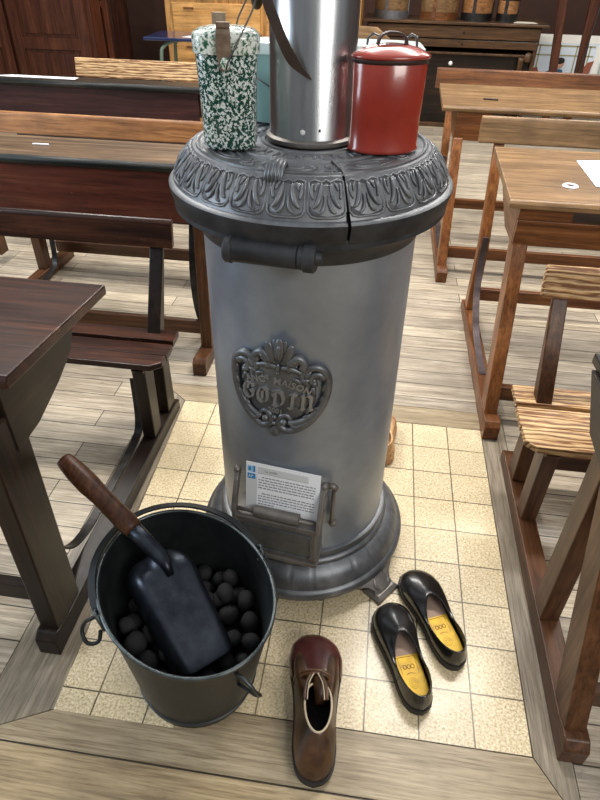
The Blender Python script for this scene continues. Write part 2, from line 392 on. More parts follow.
# feet
def foot(ang):
    f = MB(); ca, sa = math.cos(ang), math.sin(ang)
    def P(r, s_, z): return (ca*r - sa*s_, sa*r + ca*s_, z)
    secs = [(.290, .085, .060, .05), (.316, .075, .056, .045), (.330, .048, .045, .04), (.345, .036, .030, .034), (.352, .040, .018, .03)]
    rings = []
    for r, hw, zt, th in secs:
        rings.append([P(r, -hw, zt), P(r+.006, -hw*.4, zt+.005), P(r+.006, hw*.4, zt+.005), P(r, hw, zt), P(r-th*.8, hw*.8, max(zt-th, .002)), P(r-th*.8, -hw*.8, max(zt-th, .002))])
    f.loft(rings)
    f.loft([[P(.310, -.047, 0), P(.374, -.047, 0), P(.374, .047, 0), P(.310, .047, 0)], [P(.310, -.045, .010), P(.372, -.045, .010), P(.372, .045, .010), P(.310, .045, .010)], [P(.325, -.034, .019), P(.362, -.036, .019), P(.362, .036, .019), P(.325, .034, .019)]])
    for sg in (-1, 1):
        f.tube([P(.325, sg*.020, .058), P(.338, sg*.028, .044), P(.348, sg*.022, .030), P(.352, sg*.010, .026)], [.004, .006, .006, .003], 6)
    f.build('foot', iron_brown, stove, smooth=True, edge=.6)
for k in range(4): foot(math.radians(-37.5 + 90*k))
b = MB(); b.box(.075, .099, -.302, -.286, .040, .060); b.build('lug', iron_brown, stove, bevel=.002)

# rim collar below the lid
b = MB(); b.lathe([(.244, 1.075), (.250, 1.078), (.254, 1.092), (.262, 1.106), (.285, 1.122), (.302, 1.132), (.30, 1.15), (.244, 1.15)], n=96)
b.build('collar', iron_black, stove, smooth=True, edge=.8)
GA = math.radians(-69.8)
b = MB(); b.lathe([(.296, 1.135), (.296, 1.18), (.240, 1.245), (.05, 1.250)], n=72); b.build('inner_ring', iron_dark, stove)
rimp = [(.291, 1.130), (.297, 1.132), (.300, 1.138), (.3095, 1.174), (.3090, 1.180), (.3050, 1.184), (.2985, 1.186), (.293, 1.198), (.284, 1.214), (.271, 1.232), (.257, 1.246), (.252, 1.252), (.247, 1.253), (.243, 1.251)]
b = MB(); b.lathe(rimp[:5], n=160, a0=GA+.010, a1=GA+2*PI-.010, capends=True); b.build('rim_band', iron_black, stove, smooth=True, edge=.6)
b = MB(); b.lathe(rimp[4:], n=160, a0=GA+.010, a1=GA+2*PI-.010, capends=True)
rim = b.build('rim', iron_top, stove, smooth=True, edge=.6)
# relief panels on the rim: cone mapping s = angle, t 0 (bottom) .. 1 (top)
CP = [(0, .2965, 1.190), (.25, .2905, 1.203), (.5, .281, 1.218), (.75, .268, 1.2345), (1, .256, 1.247)]
def rim_map(a, t_, h):
    r = float(np.interp(t_, [c[0] for c in CP], [c[1] for c in CP])); z = float(np.interp(t_, [c[0] for c in CP], [c[2] for c in CP]))
    r += h*.78; z += h*.62
    return Vector((r*math.cos(a), r*math.sin(a), z))
NP = 24; pw = 2*PI/NP
for k in range(NP):
    a0 = GA + pw*(k+.5)
    b = MB()
    fr = [(-.45, .95), (-.45, .22), (-.38, .08), (-.25, .03), (.25, .03), (.38, .08), (.45, .22), (.45, .95), (.30, 1.02), (.12, .93), (0, 1.03), (-.12, .93), (-.30, 1.02)]
    pts = [rim_map(a0 + p[0]*pw, p[1], .0008) for p in fr]; pts.append(pts[0]); pts.append(pts[1])
    b.tube(pts, .0024, 6)
    b.loft([[rim_map(a0 + p[0]*pw, p[1], -.002) for p in fr], [rim_map(a0 + p[0]*pw, p[1], .0012) for p in fr]], cap0=False)
    for sg in (-1, 1):
        for P_, rr, w0 in (([(.12, .90), (.15, .66), (.24, .42), (.34, .30)], .0040, .0010), ([(.36, .90), (.38, .70), (.33, .52)], .0022, .0010), ([(.05, .62), (.06, .42), (.13, .22), (.22, .16)], .0024, .0010), ([(.20, .92), (.27, .82), (.30, .70)], .0020, .0008)):
            c1 = catmull([(sg*p[0], p[1], 0) for p in P_], 4); n_ = len(c1)
            b.tube([rim_map(a0 + p.x*pw, p.y, .0018) for p in c1], [w0 + rr*math.sin(PI*(i+.5)/n_)**.8 for i in range(n_)], 7)
    b.build('rim_ornament', iron_top, stove, smooth=True)
# top plate
b = MB(); b.lathe([(.02, 1.2525), (.098, 1.2525), (.100, 1.256), (.106, 1.256), (.108, 1.2525), (.160, 1.2525), (.162, 1.2555), (.168, 1.2555), (.170, 1.2525), (.236, 1.2525), (.240, 1.256), (.2435, 1.256), (.245, 1.250)], n=128)
top = b.build('top_plate', iron_top, stove, smooth=True, edge=.6)
b = MB()
def flatmap(r, a, h=.0): return Vector((r*math.cos(a), r*math.sin(a), 1.2525+h))
for k in range(8):
    a0 = math.radians(-95 + 45*k)
    for (rr, hw, ar) in ((.203, .25, .020), (.203, .14, .009)):
        pts = [flatmap(rr + ar*math.sin(q), a0 + hw*math.cos(q)) for q in [2*PI*i/28 for i in range(30)]]
        b.tube(pts, .0028, 5)
    for sg in (-1, 1):
        c1 = catmull([(.19, sg*.34, 0), (.205, sg*.37, 0), (.218, sg*.33, 0), (.226, sg*.385, 0)], 4)
        b.tube([flatmap(p.x, a0+p.y) for p in c1], .003, 5)
for k in range(44):
    a0 = 2*PI*k/44; b.tube([flatmap(.124, a0), flatmap(.134, a0+.03*(-1)**k), flatmap(.147, a0)], [.003, .004, .002], 5)
b.build('relief', iron_top, top, smooth=True)
b = MB()   # fluted lug on the rim edge
for i in range(5):
    a = math.radians(-99.0 + (i-2)*1.6); sg = (i-2)
    b.tube([Vector((.205*math.cos(a), .205*math.sin(a), 1.254)), Vector((.224*math.cos(a), .224*math.sin(a), 1.272-abs(sg)*.002)), Vector((.243*math.cos(a*1), .243*math.sin(a), 1.268-abs(sg)*.003)), Vector((.262*math.cos(a), .262*math.sin(a), 1.240))], [.003, .0055, .006, .004], 7)
b.build('lid_lug', iron, stove, smooth=True)
b = MB(); b.tube([Vector((r*math.cos(GA), r*math.sin(GA), z)) for r, z in ((.165, 1.2535), (.20, 1.2535), (.244, 1.2545))], .0022, 6); b.build('seam', iron_dark, top)
# handle below rim
HA = math.radians(-96); hn = Vector((math.cos(HA), math.sin(HA), 0)); ht = Vector((-hn.y, hn.x, 0))
b = MB(); hp = lambda s_, d=.292, z=1.118: hn*d + ht*s_ + Vector((0, 0, z))
L = [(s0-.006, r0*1.40) for s0, r0 in [(-.094, .0), (-.094, .017), (-.090, .019), (-.080, .0195), (-.077, .0175), (.050, .0175), (.0505, .0155), (.053, .0155), (.0535, .0175), (.062, .018), (.064, .0205), (.082, .0205), (.086, .018), (.086, .010), (.097, .008), (.098, 0)]]
rings = []
for s_, r in L: rings.append([hp(s_) + hn*math.cos(q)*max(r, .0003) + Vector((0, 0, 1))*math.sin(q)*max(r, .0003) for q in [2*PI*i/20 for i in range(20)]])
b.loft(rings); hd = b.build('handle', iron_black, stove, smooth=True, edge=.5)
b = MB(); b.tube([hp(-.022, .3035, 1.1005), hp(-.012, .3105, 1.108), hp(.004, .3125, 1.113), hp(.010, .3140, 1.118), hp(.014, .3125, 1.1275), hp(.026, .304, 1.136)], .0012, 5); b.build('crack', iron_dark, hd)
for s_ in (-.06, .068):
    b = MB(); b.beam(hp(s_, .240, 1.116), hp(s_, .292, 1.116), .02, .018); b.build('handle_bracket', iron_black, stove, bevel=.002)

# emblem, mapped onto the body
EA = math.radians(-98.6); EZ = .765; RB = .2475; tilt = math.radians(-4)
EW, EH = .113, .134
def em(u, w_, h):
    uu = u*EW; ww = w_*EH; a = uu*math.cos(tilt) - ww*math.sin(tilt); c_ = uu*math.sin(tilt) + ww*math.cos(tilt)
    th = EA + a/RB; r = RB + h; return Vector((r*math.cos(th), r*math.sin(th), EZ + c_))
emb = None
b = MB()
oval = [(math.cos(q)*.80, math.sin(q)*.66 - .02) for q in [2*PI*i/48 for i in range(48)]]
rings = [[em(x*s_, y*s_, h) for x, y in oval] for s_, h in ((1, -.002), (1, .003), (.93, .006), (.6, .009), (.3, .010), (.05, .0105))]
b.loft(rings, cap0=False)
emb = b.build('emblem', iron, stove, smooth=True)
def scroll(b, pts, r0, r1, peak=None, h=.0105, n=6, k=6, tipball=None):
    c = catmull([(x, y, 0) for x, y in pts], k); N = len(c); rr = []
    for i in range(N):
        t_ = i/(N-1); r = r0 + (r1-r0)*t_
        if peak: r += peak*math.sin(PI*t_)
        rr.append(r)
    b.tube([em(p.x, p.y, h) for p in c], rr, n+2)
    if tipball: b.ball(em(pts[-1][0], pts[-1][1], h+.001), tipball, 8, 6)
fb = MB()
for sg in (-1, 1):
    S = lambda L_: [(sg*x, y) for x, y in L_]
    scroll(fb, S([(.58, .24), (.50, .30), (.47, .42), (.56, .54), (.76, .58), (.93, .46), (1.0, .25), (.98, -.05), (.88, -.32), (.70, -.58), (.48, -.76), (.26, -.84), (.10, -.74), (.10, -.58), (.22, -.50), (.32, -.58), (.27, -.68)]), .006, .005, .0055, .006)
    scroll(fb, S([(.90, .38), (.80, .45), (.68, .43), (.64, .32), (.72, .26)]), .009, .006, 0, .008, tipball=.008)
    scroll(fb, S([(.82, -.28), (.68, -.46), (.50, -.58), (.30, -.64)]), .003, .007, .002, .010)
    scroll(fb, S([(.80, -.42), (.60, -.62), (.42, -.70), (.34, -.62)]), .003, .006, .002, .012)
    scroll(fb, S([(.20, .62), (.34, .74), (.48, .66), (.46, .54)]), .012, .010, 0, .008)
    scroll(fb, S([(.05, .50), (.20, .52), (.38, .48), (.52, .40)]), .006, .004, .002, .008)
    scroll(fb, S([(.22, -.58), (.19, -.63)]), .007, .008, 0, .012, tipball=.009)
fb.build('scroll_frame', iron, emb, smooth=True)
lb = MB()
def leaf(b, x, y, ang, ln=.16, wd=.05, h=.010):
    c = em(x, y, h); p2 = em(x+ln*math.cos(ang), y+ln*math.sin(ang), h)
    m_ = (c+p2)/2; d = (p2-c); nrm = Vector((m_.x, m_.y, 0)).normalized(); z = d.normalized(); y_ = nrm; x_ = y_.cross(z)
    rot = Matrix((x_, y_, z)).transposed(); b.ball(m_, (wd*EW, .0045, d.length/2), 8, 6, rot)
for sg in (-1, 1):
    A = lambda d: math.radians(d if sg == 1 else 180-d)
    for (x, y, d) in ((.62, -.40, 70), (.74, -.30, 20), (.68, -.18, 95), (.86, -.12, 50), (.76, .02, 110), (.90, .10, 75), (.78, .20, 120), (.84, .32, 95), (.56, -.50, 30)):
        leaf(lb, sg*x, y, A(d), .19, .055)
    for (x, y, d) in ((.30, .34, -25), (.44, .30, 10), (.52, .36, 55), (.22, .42, 100)): leaf(lb, sg*x, y, A(d), .20, .055, .011)
    for (x, y, d, ln) in ((.0, .66, 62, .30), (.06, .60, 32, .30), (.03, .72, 78, .36)): leaf(lb, sg*x, y, A(d), ln, .085, .013)
leaf(lb, 0, .66, PI/2, .46, .11, .018)
for sg in (-1, 1):
    leaf(lb, sg*.10, .62, PI/2-sg*.35, .42, .10, .015); leaf(lb, sg*.18, .56, PI/2-sg*.85, .34, .10, .012)
leaf(lb, 0, .70, PI/2, .30, .06, .022); leaf(lb, 0, .60, -PI/2, .20, .04, .013); lb.ball(em(0, .40, .012), .005, 8, 6)
leaf(lb, 0, -.80, -PI/2, .26, .11, .006); lb.ball(em(0, -.55, .014), .007, 8, 6); lb.ball(em(0, -.70, .013), .006, 8, 6)
lb.build('foliage', iron, emb, smooth=True)
tb = MB()
vs, fs = text_geo('ANC   MAISON', .0245, .0022, offset=.0006)
vs = [Vector((v.x*.92, v.y, v.z)) for v in vs]
def arc(cx_, cy_, R_): 
    def f(v):
        a = v.x/R_; return em((cx_ + (R_+v.y)*math.sin(a))/EW, (cy_ + (R_+v.y)*math.cos(a) - R_)/EH, .0085 + v.z + .0015)
    return f
add_geo(tb, vs, fs, arc(0, .022, .16))
vs, fs = text_geo('NE', .014, .0018, offset=.0004); add_geo(tb, [Vector((v.x*.9-.027, v.y+.010, v.z)) for v in vs], fs, arc(0, .022, .16))
vs, fs = text_geo('2001', .018, .0016, offset=.0004); add_geo(tb, vs, fs, lambda v: em(v.x/EW, (v.y-.064)/EH, .0095+v.z))
# blackletter GODIN drawn with a slanted broad nib
def nibstroke(b, pts, ox, oy, sx, sy, wd=.115):
    nv = Vector((wd*.80, wd*.62, 0))
    P = [Vector((x, y, 0)) for x, y in pts]
    for p, q in zip(P, P[1:]):
        quad = [p-nv/2, p+nv/2, q+nv/2, q-nv/2]
        def F(v, h): return em((ox+v.x*sx)/EW, (oy+v.y*sy)/EH, h)
        A = [b.bm.verts.new(F(v, .007)) for v in quad]; B = [b.bm.verts.new(F(v, .0150)) for v in quad]
        b.face(A); b.face(B)
        for i in range(4): j = (i+1) % 4; b.face([A[i], A[j], B[j], B[i]])
glyph = {
 'G': [[(.62, .95), (.42, .98), (.20, .90), (.10, .62), (.12, .25), (.30, .04), (.52, .04), (.66, .18), (.66, .45), (.48, .56), (.36, .46)], [(.62, .95), (.66, .78)], [(.36, .90), (.34, .55)]],
 'O': [[(.40, .98), (.18, .82), (.10, .50), (.16, .18), (.38, .02)], [(.40, .98), (.60, .84), (.66, .50), (.60, .16), (.38, .02)], [(.36, .75), (.36, .25)]],
 'D': [[(.06, .90), (.30, 1.0), (.56, .88), (.68, .52), (.58, .16), (.34, .0), (.14, .10)], [(.22, .88), (.22, .12)], [(.06, .72), (.22, .60)]],
 'I': [[(.10, .86), (.30, .98), (.46, .86)], [(.28, .90), (.28, .10)], [(.12, .10), (.28, .02), (.46, .14)]],
 'N': [[(.04, .84), (.18, .96), (.24, .80), (.22, .14), (.10, .04)], [(.22, .78), (.48, .96), (.64, .84), (.64, .16), (.76, .04)], [(.22, .14), (.34, .06)]]}
xx = -.084
for ch in 'GODIN':
    for st in glyph[ch]: nibstroke(tb, st, xx, -.041, .043, .047, .20)
    xx += .0255 if ch == 'I' else .0365
tb.build('lettering', metalmat('rubbed_iron_letters', (.24, .245, .25), (.34, .345, .35), .38, .6, 14., .1), emb)

# ash door box
DA = math.radians(-97.5); dn = Vector((math.cos(DA), math.sin(DA), 0)); dt = Vector((-dn.y, dn.x, 0))
def dp(s_, d, z): return dn*d + dt*s_ + Vector((0, 0, z))
def dbox(b, s0, s1, d0, d1, z0, z1, d0t=None, d1t=None):
    d0t = d0 if d0t is None else d0t; d1t = d1 if d1t is None else d1t
    b.loft([[dp(s0, d0, z0), dp(s1, d0, z0), dp(s1, d1, z0), dp(s0, d1, z0)], [dp(s0, d0t, z1), dp(s1, d0t, z1), dp(s1, d1t, z1), dp(s0, d1t, z1)]])
door = thing('tmp', 'x', 'x'); bpy.data.objects.remove(door)
b = MB(); dbox(b, -.112, .112, .215, .290, .205, .352, None, .298); dbox(b, -.117, .117, .22, .304, .345, .362); dbox(b, -.116, .116, .22, .298, .200, .214)
dr = b.build('ash_door', iron_brown, stove, bevel=.003)
b = MB(); fr = [(-.092, .232), (.092, .232), (.100, .240), (.100, .325), (.092, .333), (-.092, .333), (-.100, .325), (-.100, .240)]
b.loft([[dp(x, .288 + (z-.205)/.147*.008, z) for x, z in fr], [dp(x, .2965 + (z-.205)/.147*.008, z) for x, z in fr], [dp(x*.95, .2965 + (z-.205)/.147*.008, .2825+(z-.2825)*.92) for x, z in fr], [dp(x*.95, .2925 + (z-.205)/.147*.008, .2825+(z-.2825)*.92) for x, z in fr]])
b.build('panel', iron, dr, bevel=.001)
b = MB(); b.tube([dp(-.112, .290, .376), dp(.112, .290, .376)], .0055, 10); b.build('hinge_rod', iron_brown, dr, smooth=True)
b = MB(); b.tube([dp(-.062, .290, .380), dp(-.060, .290, .380), dp(.062, .290, .380), dp(.064, .290, .380)], [.010, .0155, .0155, .010], 16); b.build('roller_grip', iron_brown, dr, smooth=True, edge=.6)
for sg in (-1, 1):
    b = MB(); b.strip([dp(sg*.115, .296, .350), dp(sg*.117, .294, .385), dp(sg*.117, .280, .420), dp(sg*.117, .262, .455), dp(sg*.119, .244, .480)], dt, .012, .022)
    b.ball(dp(sg*.119, .250, .482), (.010, .012, .011), 10, 8)
    b.build('hinge_arm', iron_brown, stove, bevel=.002)
b = MB(); b.tube([dp(.120, .238, .474), dp(.140, .240, .478), dp(.146, .236, .470), dp(.140, .232, .450), dp(.138, .225, .360), dp(.140, .235, .335)], [.007, .009, .007, .006, .006, .008], 8); b.ball(dp(.142, .232, .330), .012, 8, 6)
b.build('latch_bar', iron_brown, stove, smooth=True)

# stovepipe
pipe = thing('stovepipe', 'shiny brushed steel stovepipe rising from the top of the round stove', 'stovepipe', (SX-.015, SY+.002, 1.256))
b = MB(); b.lathe([(.0835, .0), (.0875, .002), (.0875, .016), (.0865, .018), (.0865, 1.2)], n=72); b.build('tube', steel, pipe, smooth=True, edge=.6)
b = MB(); b.lathe([(.084, .001), (.0925, .001), (.0945, .004), (.0945, .010), (.0905, .013), (.0875, .014)], n=72); b.build('flange', iron_brown, pipe, smooth=True, edge=.6)
b = MB(); a = math.radians(-94.5); b.ball((.0868*math.cos(a), .0868*math.sin(a), .030), (.0055, .0025, .0055), 12, 6); b.build('screw', ceramic, pipe, smooth=True)
b = MB(); a = math.radians(-72); b.ball((.0862*math.cos(a), .0862*math.sin(a), .034), (.0028, .0015, .0028), 8, 6); b.build('rivet', iron_dark, pipe)
# strap
b = MB()
P = catmull([(-.765, .545, 1.60), (-.755, .538, 1.56), (-.746, .530, 1.512), (-.728, .528, 1.470), (-.708, .529, 1.430), (-.688, .530, 1.405), (-.662, .531, 1.384)], 5)
N = len(P); b.strip(P, (.75, 0, .66), [.022*(1-.1*math.sin(PI*i/N)) if i < N-7 else .020*(N-i)/7.5 for i in range(N)], .003)
b.tube([(-.764, .544, 1.598), (-.745, .556, 1.602)], .003, 6)
tag(b.build('leather_strap', strap_m, None, bevel=.0008), 'dark curved leather strap hanging down in front of the steel stovepipe', 'strap')

# ---------------------------------------------------------------- containers on the stove
def rrect(hx, hy, p=4.0, n=40):
    out = []
    for i in range(n):
        a = 2*PI*i/n; c, s_ = math.cos(a), math.sin(a)
        out.append((hx*math.copysign(abs(c)**(2/p), c), hy*math.copysign(abs(s_)**(2/p), s_)))
    return out
TZ = 1.256
gc = thing('enamel_lunch_can', 'green and white speckled enamel lunch can with rusty clasps, left on the stove', 'can', (-.824, .545, TZ), math.radians(8)); gc.scale = (1, 1, 1.055)
b = MB(); sec = [(0.0, .86), (.004, .93), (.012, .96), (.09, 1.0), (.165, 1.06), (.168, 1.04)]
b.loft([[(x*k, y*k, z) for x, y in rrect(.055, .046, 3.0)] for z, k in sec]); b.build('body', speck, gc, smooth=True, edge=.9)
b = MB(); b.loft([[(x*k, y*k, z) for x, y in rrect(.055, .046, 3.0)] for z, k in ((.160, 1.10), (.158, 1.13), (.181, 1.14), (.187, 1.10), (.192, .95), (.196, .6), (.197, .2))]); b.build('lid', speck_lid, gc, smooth=True, edge=.9)
for sg, nm in ((-1, 'front'), (1, 'rear')):
    b = MB(); yy = sg*.054
    if sg < 0:
        b.strip([(0, yy+.016, .200), (0, yy+.004, .199), (0, yy-.003, .190), (0, yy-.005, .165), (0, yy-.003, .135)], (1, 0, 0), [.020, .024, .026, .028, .016], .003)
        b.box(-.012, .012, yy-.002, yy+.012, .198, .206)
    else: b.box(-.030, -.004, yy-.010, yy-.002, .185, .212)
    b.build('clasp', clasp_m, gc, bevel=.001)
b = MB(); b.ball((.002, -.0615, .146), (.009, .004, .010), 10, 8); b.build('rivet', speck_lid, gc, smooth=True)
b = MB(); b.tube([(.004, -.064, .138), (.006, -.066, .146), (.020, -.060, .168), (.052, -.030, .222), (.064, -.014, .252), (.064, .0, .262), (.045, .020, .245), (.020, .045, .205), (.0, .052, .150)], .0016, 6); b.build('bail_wire', wire_m, gc, smooth=True)
b = MB(); b.ball((.058, -.002, .236), (.011, .003, .016), 14, 10); b.build('brass_tag', brass, gc, smooth=True)

rc = thing('enamel_canister', 'red enamel oval canister with domed lid and strap handle, right on the stove', 'canister', (-.519, .572, TZ+.0025), math.radians(14))
b = MB(); el = lambda hx, hy, n=48: [(hx*math.cos(2*PI*i/n), hy*math.sin(2*PI*i/n)) for i in range(n)]
b.loft([[(x*k, y*k, z) for x, y in el(.069, .044)] for z, k in ((0, .98), (.003, 1.03), (.006, 1.03), (.009, 1.0), (.06, 1.0), (.160, 1.03), (.162, 1.0))]); b.build('body', red_en, rc, smooth=True, edge=.8)
b = MB(); b.loft([[(x*k, y*k, z) for x, y in el(.069, .044)] for z, k in ((.155, 1.035), (.155, 1.05), (.163, 1.055), (.164, 1.03))]); b.build('seam', chip, rc, smooth=True)
b = MB(); b.loft([[(x*k, y*k, z) for x, y in el(.069, .044)] for z, k in ((.163, 1.04), (.162, 1.07), (.165, 1.09), (.168, 1.06), (.171, .96), (.178, .74), (.183, .45), (.185, .2))]); lid = b.build('lid', red_en, rc, smooth=True)
b = MB(); b.strip(catmull([(-.026, 0, .173), (-.027, 0, .184), (-.022, 0, .196), (-.008, 0, .202), (.010, 0, .201), (.022, 0, .195), (.027, 0, .184), (.027, 0, .173)], 4), (0, 1, 0), .015, .0035); b.build('strap_handle', chip, lid, bevel=.0006)

tb_ = thing('enamel_box', 'wide pale teal enamel box with white lid standing behind the stovepipe', 'box', (-.640, .800, TZ+.002), math.radians(6))
b = MB(); b.loft([[(x*k, y*k, z) for x, y in rrect(.185, .055, 6.0)] for z, k in ((0, .95), (.006, .98), (.10, 1), (.104, 1.015), (.110, 1.0), (.145, 1))]); b.build('body', teal_en, tb_, smooth=True, edge=.7)
b = MB(); b.loft([[(x*k, y*k, z) for x, y in rrect(.185, .055, 6.0)] for z, k in ((.138, 1.01), (.137, 1.035), (.152, 1.035), (.158, 1.0), (.160, .8), (.161, .3))]); b.build('lid', teal_lid, tb_, smooth=True, edge=.7)
for xx in (.075, .155):
    b = MB(); b.tube([(xx-.012, -.045, .155), (xx-.010, -.045, .172), (xx, -.045, .180), (xx+.012, -.045, .176), (xx+.014, -.045, .157)], .0028, 6); b.build('wire_loop', wire_m, tb_, smooth=True)
b = MB(); b.tube([(-.175, -.058, .095), (-.14, -.062, .075), (-.09, -.062, .060)], .0018, 6); b.build('side_wire', wire_m, tb_, smooth=True)

# ---------------------------------------------------------------- card
card = thing('information_card', 'white printed information card propped behind the roller of the stove ash door', 'card', (SX, SY, 0))
def cp(u, v_, h=0):  # u 0..1 across, v 0..1 up
    s_ = -.098 + .200*u; z = .3680 + .152*v_ + .0; d = .272 - .018*v_ + h
    return dp(s_, d, z)
def cquad(b, u0, u1, v0, v1, h): 
    b.loft([[cp(u0, v0, 0), cp(u1, v0, 0), cp(u1, v1, 0), cp(u0, v1, 0)], [cp(u0, v0, h), cp(u1, v0, h), cp(u1, v1, h), cp(u0, v1, h)]])
b = MB(); cquad(b, 0, 1, 0, 1, .0012); b.build('sheet', card_m, card)
b = MB(); cquad(b, .01, .145, .01, .70, .0016); cquad(b, .145, .150, .0, .94, .0019); b.build('side_strip', card_side, card)
b = MB(); cquad(b, .16, .84, .80, .93, .0016); b.build('title_strip', card_side, card)
b = MB(); cquad(b, .155, .84, .795, .800, .0019)
random.seed(3)
for row in range(10):
    v1 = .72 - .058*row if row < 5 else .72 - .058*row - .065
    if v1 < .04: break
    u = .17 + (.05 if row in (0, 5) else 0)
    end = .93 if row != 9 else .40
    while u < end:
        w_ = random.uniform(.018, .06); cquad(b, u, min(u+w_, .94), v1-.009, v1+.006, .0018); u += w_+.012
vs, fs = text_geo('Le poêle', .0095, .0, 'LEFT'); add_geo(b, vs, fs, lambda v: cp(.26+v.x/.20, .845+v.y/.147, .0021))
b.build('printed_text', ink, card)
b = MB(); cquad(b, .02, .125, .80, .93, .0020); b.build('logo', pale_blue, card)
b = MB(); cquad(b, .10, .125, .80, .93, .0024); cquad(b, .035, .07, .83, .90, .0024); cquad(b, .02, .128, .655, .765, .0020); b.build('logo', blue_ink, card)
b = MB(); vs, fs = text_geo('AP', .012, .0, 'LEFT'); add_geo(b, vs, fs, lambda v: cp(.032+v.x/.20*.95, .685+v.y/.147, .0026)); b.build('logo_lettering', card_m, card)

# ---------------------------------------------------------------- bucket
BX, BY = -.875, .096; BA = math.radians(135); HR = .39
def bring(k_z, off=0.0, n=72):
    k = k_z/HR; a = .152+.090*k+off; b_ = .150+.040*k+off
    out = []
    for i in range(n):
        q = 2*PI*i/n; u, v_ = a*math.cos(q), b_*math.sin(q)
        out.append(Vector((u*math.cos(BA)-v_*math.sin(BA), u*math.sin(BA)+v_*math.cos(BA), k_z)))
    return out
bk = thing('coal_bucket', 'black oval metal coal bucket with a bail handle, left of the stove', 'bucket', (BX, BY, 0))
b = MB()
outer = [bring(z, o) for z, o in ((.0, .001), (.034, .004), (.037, -.001), (.040, .0), (.12, 0), (.2, 0), (.3, 0), (.388, 0))]
inner = [bring(z, -.0035) for z in (.388, .3, .2, .1, .012)]
b.loft(outer+inner); b.build('shell', bucket_m, bk, smooth=True, edge=.9)
b = MB(); R_ = bring(.390, .001); R_.append(R_[0]); b.tube(R_[:], .0048, 8, cap=False); b.build('rolled_rim', rim_m, bk, smooth=True)
def bpt(angdeg, off, z):   # world-style angle round the bucket
    q0 = math.radians(angdeg) - BA; k = z/HR; a = .152+.090*min(k, 1)+off; b_ = .150+.040*min(k, 1)+off
    r = a*b_/math.hypot(b_*math.cos(q0), a*math.sin(q0)); q = math.radians(angdeg)
    return Vector((r*math.cos(q), r*math.sin(q), z))
for ea in (40, -149):
    b = MB(); p = bpt(ea, .004, .365); rad = Vector((p.x, p.y, 0)).normalized(); tn = Vector((-rad.y, rad.x, 0))
    b.tube([p+tn*.022+Vector((0, 0, -.012)), p+rad*.006+tn*.016+Vector((0, 0, .022)), p+rad*.012+Vector((0, 0, .034)), p+rad*.008-tn*.016+Vector((0, 0, .022)), p-tn*.022+Vector((0, 0, -.012))], .0045, 8)
    b.build('ear', rim_m, bk, smooth=True)
b = MB(); N = 40; pts = []; rads = []
for i in range(N+1):
    t_ = i/N; ang = 40 + (211-40)*t_; s_ = math.sin(PI*t_)
    pts.append(bpt(ang, .008 + .004*min(1, s_*2.2), .384 + .018*min(1, s_*1.6))); rads.append(Vector((math.cos(math.radians(ang)), math.sin(math.radians(ang)), -.25)))
b.strip(pts, rads, .018, .006)
p = pts[-1]; b.tube(catmull([p, p+Vector((-.012, -.008, -.004)), p+Vector((-.030, -.010, -.020)), p+Vector((-.036, -.022, -.040)), p+Vector((-.020, -.038, -.056)), p+Vector((.006, -.034, -.050)), p+Vector((.008, -.018, -.030))], 4), .0048, 8)
p = pts[0]; b.tube([p, p+Vector((.010, -.004, .004)), p+Vector((.020, -.016, -.002)), p+Vector((.012, -.026, -.010)), p+Vector((.0, -.018, -.010))], .0042, 8)
b.build('bail_handle', bucket_m, bk, bevel=.001)
b = MB(); A_ = bpt(-47, .002, .350); B_ = bpt(-43, .002, .250); rr = Vector((math.cos(math.radians(-26)), math.sin(math.radians(-26)), 0))
b.tube([A_-rr*.004, A_+rr*.012, A_+rr*.040+Vector((0, 0, -.014)), A_+rr*.046+Vector((0, 0, -.024)), B_+rr*.060+Vector((0, 0, .018)), B_+rr*.048+Vector((0, 0, .004)), B_+rr*.012, B_-rr*.004], .0045, 8)
b.build('tipping_handle', rim_m, bk, smooth=True)

# shovel, upside down on the coal
sh = thing('coal_shovel', 'dark steel coal shovel with worn wooden handle lying in the coal bucket', 'shovel', (0, 0, 0))
S0 = Vector((-.953, .155, .395)); S1 = Vector((-.797, -.012, .275))   # back centre and lip centre of the blade
ax = (S1-S0).normalized(); wv = Vector((.085, .125, 0)); wv = (wv - ax*wv.dot(ax)).normalized(); up = wv.cross(ax).normalized()
if up.z < 0: up = -up
LB = (S1-S0).length
b = MB(); rings = []
for i in range(15):
    t_ = -.10 + 1.15*i/14; s_ = max(0, min(1, t_))
    hw = .098*(1 - .08*s_); 
    if t_ < .08: hw *= (.62 + .38*math.sqrt(max(0, (t_+.10)/.18)))
    ring = []
    for j in range(17):
        q = -1 + 2*j/16; aq = abs(q)
        drop = -.062*max(0, (aq-.62)/.38)**1.6
        back = -.050*max(0, (.16-t_)/.26)**1.6 * (1 - math.exp(-(q/.28)**2))
        ridge = .012*math.exp(-(q/.16)**2)*max(0, 1-max(0, t_)/.45)
        tt = t_ - (.10*max(0, aq-.55)/.45 if t_ > .95 else 0)
        lat = q*hw*(1 - .12*max(0, aq-.8)/.2)
        ring.append(S0 + ax*(tt*LB) + wv*lat + up*(drop+back+ridge))
    rings.append(ring)
b.loft(rings, closed=False, cap0=False, cap1=False); b.build('blade', shovel_m, sh, smooth=True, solid=.0022, sub=1)
H0 = S0 + up*.006 - ax*.004; H1 = Vector((-1.238, .304, .548)); hdv = (H1-H0)
b = MB(); b.tube([H0+ax*.055+up*.010, H0+ax*.02+up*.010, H0, H0+hdv*.14, H0+hdv*.30], [.008, .015, .020, .021, .022], 14); b.build('socket', shovel_m, sh, smooth=True)
